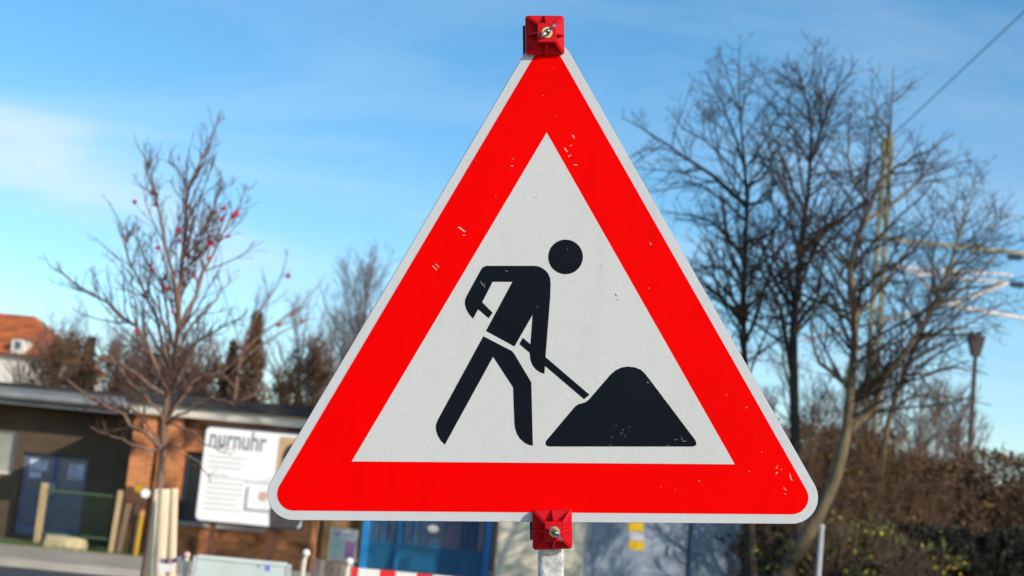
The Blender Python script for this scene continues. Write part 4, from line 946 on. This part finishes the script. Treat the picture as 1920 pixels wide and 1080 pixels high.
x, z = top_to(440, 640, 40); grown_tree('conifer', 'smaller rusty brown conifer beside the larger brown one', None, x, 40, z, 1.0, 91, M_bark2, M_twigw, .10, conic=True, leaves=M_leafb, lsize=.055, lnum=5000, stem0=.35)
x, z = top_to(171, 636, 43); grown_tree('conifer', 'small dark green spruce between house and rowan', None, x, 43, z, 1.0, 92, M_bark, M_twig, .10, conic=True, leaves=mat('spruce_needles', (.035, .045, .014), .8, .3, 4), lsize=.06, lnum=7000, stem0=.35)

# ------------------------------------------------------------------ thicket on the right
def thicket(name, label, group, cx, cy, wx, wy, H, seed, nst, twig, leaves=(), clump=-.1, arch=.5, rad=.010, flat_top=False, sub=(5, 5)):
    """shrub of many stems from the ground that arch outwards"""
    rng = np.random.default_rng(seed)
    root = thing(name, (cx, cy, -0.004), label, 'shrub', group)
    b = np.stack([cx + rng.uniform(-.5, .5, nst) * wx, cy + rng.uniform(-.5, .5, nst) * wy, np.full(nst, -.03)], 1)
    K = 8; pts = np.empty((nst, K, 3)); pts[:, 0] = b
    h = H * (rng.uniform(.72, 1.1, nst) if flat_top else rng.uniform(.55, 1.08, nst) * np.clip(1.15 - ((b[:, 0] - cx) / (wx * .62)) ** 2, .3, 1))
    out_ = rng.normal(size=(nst, 2)); out_ = out_ / np.linalg.norm(out_, axis=1, keepdims=True) * rng.uniform(.1, 1, (nst, 1)) * arch
    for k in range(1, K):
        u = k / (K - 1)
        pts[:, k, 0] = b[:, 0] + out_[:, 0] * u ** 1.6 * H; pts[:, k, 1] = b[:, 1] + out_[:, 1] * u ** 1.6 * H * .7
        pts[:, k, 2] = -.03 + h * (math.sin(u * math.pi * .5) if not flat_top else u)
    pts[:, 1:] += rng.normal(0, .025, (nst, K - 1, 3))
    rd_ = rad * rng.uniform(.6, 1.3, nst)[:, None] * np.linspace(1, .3, K)[None]
    a1, r1_ = spawn(rng, pts, rd_, sub[0], .08, (.15, .45), (.4, 1.2), .12, K=4, wig=.16, rs=.6, rmin=.0035, lfun=lambda t, l, p: np.clip(l, .1, .8))
    a2, r2 = spawn(rng, a1, r1_, sub[1], .05, (.3, .7), (.4, 1.1), .1, K=3, wig=.2, rs=.7, rmin=.003, lfun=lambda t, l, p: np.clip(l, .08, .35))
    if flat_top:
        for arr in (a1, a2): arr[..., 2] = np.minimum(arr[..., 2], H * 1.05 + rng.normal(0, .06, arr.shape[:2]))
    V, F = join([tubes(pts, rd_, 4)]); np_mesh('stems', V, F, twig, root)
    V, F = join([tubes(a1, r1_, 3), tubes(a2, r2, 3)]); np_mesh('twigs', V, F, twig, root, kind='stuff')
    src = np.concatenate([a1.reshape(-1, 3), a2.reshape(-1, 3)])
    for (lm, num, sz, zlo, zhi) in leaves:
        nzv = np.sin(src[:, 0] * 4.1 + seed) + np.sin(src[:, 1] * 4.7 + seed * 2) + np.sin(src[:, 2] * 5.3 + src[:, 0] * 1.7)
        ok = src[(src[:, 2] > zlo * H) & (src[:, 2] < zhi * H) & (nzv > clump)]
        c = ok[rng.integers(0, len(ok), num)] + rng.normal(0, .04, (num, 3)); V, F = leaf_quads(rng, c, sz); np_mesh('leaves', V, F, lm, root, kind='stuff')
    return root
YK = 24.2
hl, hr = PX(1600, 950, YK), PX(2250, 950, YK); hH = PZ(1850, 868, YK)
hw_ = 1.55; k = 0; x = PX(1480, 950, YK)
hedge_labels = ['brown leafless hedge section behind the crooked bare tree', 'brown leafless hedge section below the lamp mast', 'brown leafless hedge section with drooping pale stems', 'brown leafless hedge section beyond the lamp mast', 'brown hedge section at the far end', 'last brown hedge section of the row']
while k < 6:
    thicket('hedge', hedge_labels[k], 'brown hedge along the thicket', x + .75, YK, 1.6, 1.1, hH * (1.04, .93, .99, .95, 1.03, 1)[k], 100 + k, 170, (M_twigw, mat('twig_mid', (.12, .078, .05), .9, .25, 4))[k % 2], leaves=((M_leafb, 9500, .040, .5, 1.1), (M_leafshade, 7000, .05, .1, .64), (M_leafy, 160, .04, .5, .9)), arch=.16, clump=-1.5, flat_top=True, rad=.012)  # lower leaves coloured dark to give the hedge's self-shadow
    x += 1.5; k += 1
# bramble mounds in front
for i, (px, Y, wx, H, ly, kind, lab) in enumerate(((1585, 21.0, 1.3, 1.75, 650, 'g', 'bramble mound with many yellow green leaves under the crooked tree'), (1690, 20.8, 1.3, 1.6, 420, 'g', 'bramble mound with scattered yellow leaves beside the greener mound'), (1790, 21.6, 1.3, 1.75, 60, 'd', 'bramble coloured dark for shade before the middle of the hedge'), (1910, 21.2, 1.5, 1.8, 60, 'd', 'bramble coloured dark for shade with a few orange leaves by the hedge end'),
        (1465, 23.6, 1.2, 3.0, 60, 'b', 'tall tangled bramble next to the transformer house'), (1545, 23.2, 1.2, 2.9, 100, 'b', 'tall tangled bramble around the tree trunks'), (1625, 23.4, 1.3, 3.0, 120, 'b', 'tall brown tangled bramble against the hedge'), (1705, 23.6, 1.3, 2.9, 120, 'b', 'tall arching bramble below the lamp mast'))):
    lv = dict(g=((M_leafg, 2200, .036, .3, 1.1), (M_leafy, ly, .036, .4, 1.1), (mat('leaf_bright_yellow', (.62, .46, .03), .6, .2, 5), 30, .052, .6, 1.1), (M_leafshade, 3500, .045, .05, .8)), d=((M_leafshade, 9000, .05, .1, 1.1), (MATS['leaf_bright_yellow'], 10, .07, .7, 1.1)), b=((M_leafb, 1800, .032, .4, 1.1), (M_leafshade, 2500, .045, .1, .6), (M_leafy, ly, .036, .2, 1.1)))[kind]  # dark leaves carry painted shade; the d mounds are mostly that
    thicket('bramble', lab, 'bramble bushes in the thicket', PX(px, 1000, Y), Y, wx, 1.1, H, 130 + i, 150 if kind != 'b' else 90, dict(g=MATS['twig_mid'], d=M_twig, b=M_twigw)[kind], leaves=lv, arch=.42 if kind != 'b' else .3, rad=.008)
# bare shrubs behind the hedge
for i, (px, py, Y, spd, lab) in enumerate(((1760, 715, 29, 1.5, 'bare purplish shrub behind the hedge near the lamp mast'), (1690, 700, 28, 1.4, 'bare brown shrub behind the hedge by the mast'), (1600, 690, 27.5, 1.4, 'bare brown shrub behind the middle bare tree'), (1520, 720, 28, 1.4, 'bare brown shrub behind the twin stemmed tree'), (1445, 740, 28, 1.2, 'bare brown shrub next to the transformer house'), (1830, 775, 30, 1.1, 'small bare shrub behind the hedge end'), (1730, 730, 27, 1.3, 'rounded bare shrub just behind the hedge top'), (1795, 745, 27.4, 1.2, 'rounded bare shrub left of the lamp mast foot'), (1440, 785, 25, 1.1, 'tall bare shrub tangled with the straight leader tree'), (1545, 780, 25.4, 1.2, 'tall bare shrub between the twin stemmed and crooked trees'), (1640, 660, 25.2, 1.4, 'tall bare shrub in front of the catenary mast foot'))):
    x, z = top_to(px, py, Y); grown_tree('tall_shrub', lab, 'bare shrubs behind the hedge', x, Y, z, spd, 150 + i, M_bark2, mat('twig_purple', (.15, .10, .085), .9, .2, 3), .05, dens=2.4, stem0=.08)
# thin pale fence post in the brambles
A, B = P(1541, 988, 20.2), P(1532, 1080, 20.2)
tp2 = thing('fence_post', (B.x, 20.2, -0.004), 'thin grey steel fence post standing in the brambles', 'post')
MB().tube([(B.x, 20.2, -0.004), (A.x, 20.2, A.z)], .035, 10).build('pole', mat('pale_steel_post', (.42, .44, .45), .5, .15, 4), tp2)
MB().ball((A.x, 20.2, A.z), .042).build('cap', mat('cap_grey', (.5, .48, .44), .5, .1, 4), tp2)

# ------------------------------------------------------------------ railway catenary, lamp mast, overhead wire
YC = 30.0
A, B = P(1666, 258, YC), P(1634, 720, YC)
d = (A - B).normalized(); base = B - d * (B.z / d.z)
cm_ = thing('catenary_mast', (base.x, YC, -0.004), 'greenish steel catenary mast with white truss arms behind bare trees', 'mast')
M_mast = mat('mast_green', (.25, .25, .15), .7, .3, 2, stretch=(1, 1, .4)); M_tr = mat('truss_white', (.72, .66, .62), .5, .1, 2)
base2 = Vector((A.x - .02, YC, -0.004)); xm = base.x
top = Vector((A.x, YC, A.z)); bot = Vector((base.x, YC, -0.03))
for s in (-1, 1):
    MB().bar(bot + Vector((s*.13, 0, 0)), top + Vector((s*.07, 0, 0)), .075, .16).build('mast_flange', M_mast, cm_)
for i in range(26):
    t0, t1 = i / 26, (i + 1) / 26; w0_, w1_ = .13 - .06*t0, .13 - .06*t1; s = 1 if i % 2 else -1
    MB().bar(bot.lerp(top, t0) + Vector((s*w0_, -.06, 0)), bot.lerp(top, t1) + Vector((-s*w1_, -.06, 0)), .04, .02).build('lacing', M_mast, cm_)
def arm(p, q, Yo, wd, name, mtl, seg=0):
    a_, b2 = P(*p, YC + Yo), P(*q, YC + Yo); o_ = MB().bar(a_, b2, wd, wd).build(name, mtl, cm_)
arm((1672, 449), (2060, 490), 0, .075, 'cross_arm', mat('arm_olive', (.36, .34, .2), .7, .2, 2))
arm((1648, 498), (1898, 516), .05, .06, 'truss_chord', M_tr); arm((1700, 511), (1890, 531), -.12, .06, 'truss_chord', M_tr)
arm((1716, 508), (1752, 552), .06, .06, 'truss_brace', M_tr); arm((1890, 531), (1774, 574), -.13, .075, 'truss_brace', M_tr)
arm((1642, 604), (1774, 574), .08, .06, 'strut', mat('strut_rust', (.45, .33, .27), .6, .15, 2)); arm((1774, 571), (2060, 622), -.05, .075, 'steady_arm', M_tr)
arm((1642, 604), (1500, 640), .3, .04, 'strut', MATS['strut_rust'])
for (x, y) in ((1668, 501), (1910, 534), (1905, 482)):
    c = P(x, y, YC); mb = MB()
    for j in range(4): mb.tube([c + Vector((j*.07 - .14, 0, 0)), c + Vector((j*.07 - .10, 0, 0))], [.09, .06], 10)
    mb.tube([c + Vector((-.2, 0, 0)), c + Vector((.2, 0, 0))], .03, 8); mb.build('insulator', mat('insulator_blue', (.06, .10, .14), .3, .1, 5), cm_)
YL = 34.0
A, B = P(1829, 668, YL), P(1815, 850, YL)
lm = thing('lamp_mast', (B.x - .05, YL, -0.004), 'tall thin railway lamp mast with dark box shaped floodlight head', 'lamp mast')
M_lm = mat('mast_dark', (.07, .055, .055), .7, .2, 4)
bt = Vector((B.x - .05, YL, -0.004)); MB().tube([bt, A], [.085, .05], 10).build('pole', M_lm, lm)
hd = P(1829, 638, YL)
MB().add([Vector((A.x + x, YL + y, z)) for z, s in ((A.z, .09), (hd.z + .10, .18)) for x, y in ((-s, -s), (s, -s), (s, s), (-s, s))], [(0,3,2,1),(4,5,6,7),(0,1,5,4),(1,2,6,5),(2,3,7,6),(3,0,4,7)]).build('lamp_head', M_lm, lm)
for s in (-.11, .07): MB().box(A.x + s - .035, A.x + s + .035, YL - .08, YL + .08, hd.z + .103, hd.z + .22).build('floodlight', M_lm, lm)
# overhead cable
A, B = P(1722, 208, 30), P(1935, 8, 26); dv = B - A
wire = thing('overhead_wire', tuple(A), 'single overhead cable climbing across the sky past the bare trees', 'cable')
MB().tube([A - dv * .4, A - dv * .2] + [A + dv * t for t in (0, .33, .66, 1, 1.6, 3)], .012, 6).build('cable', mat('cable_grey', (.10, .12, .14), .6, .1, 5), wire)
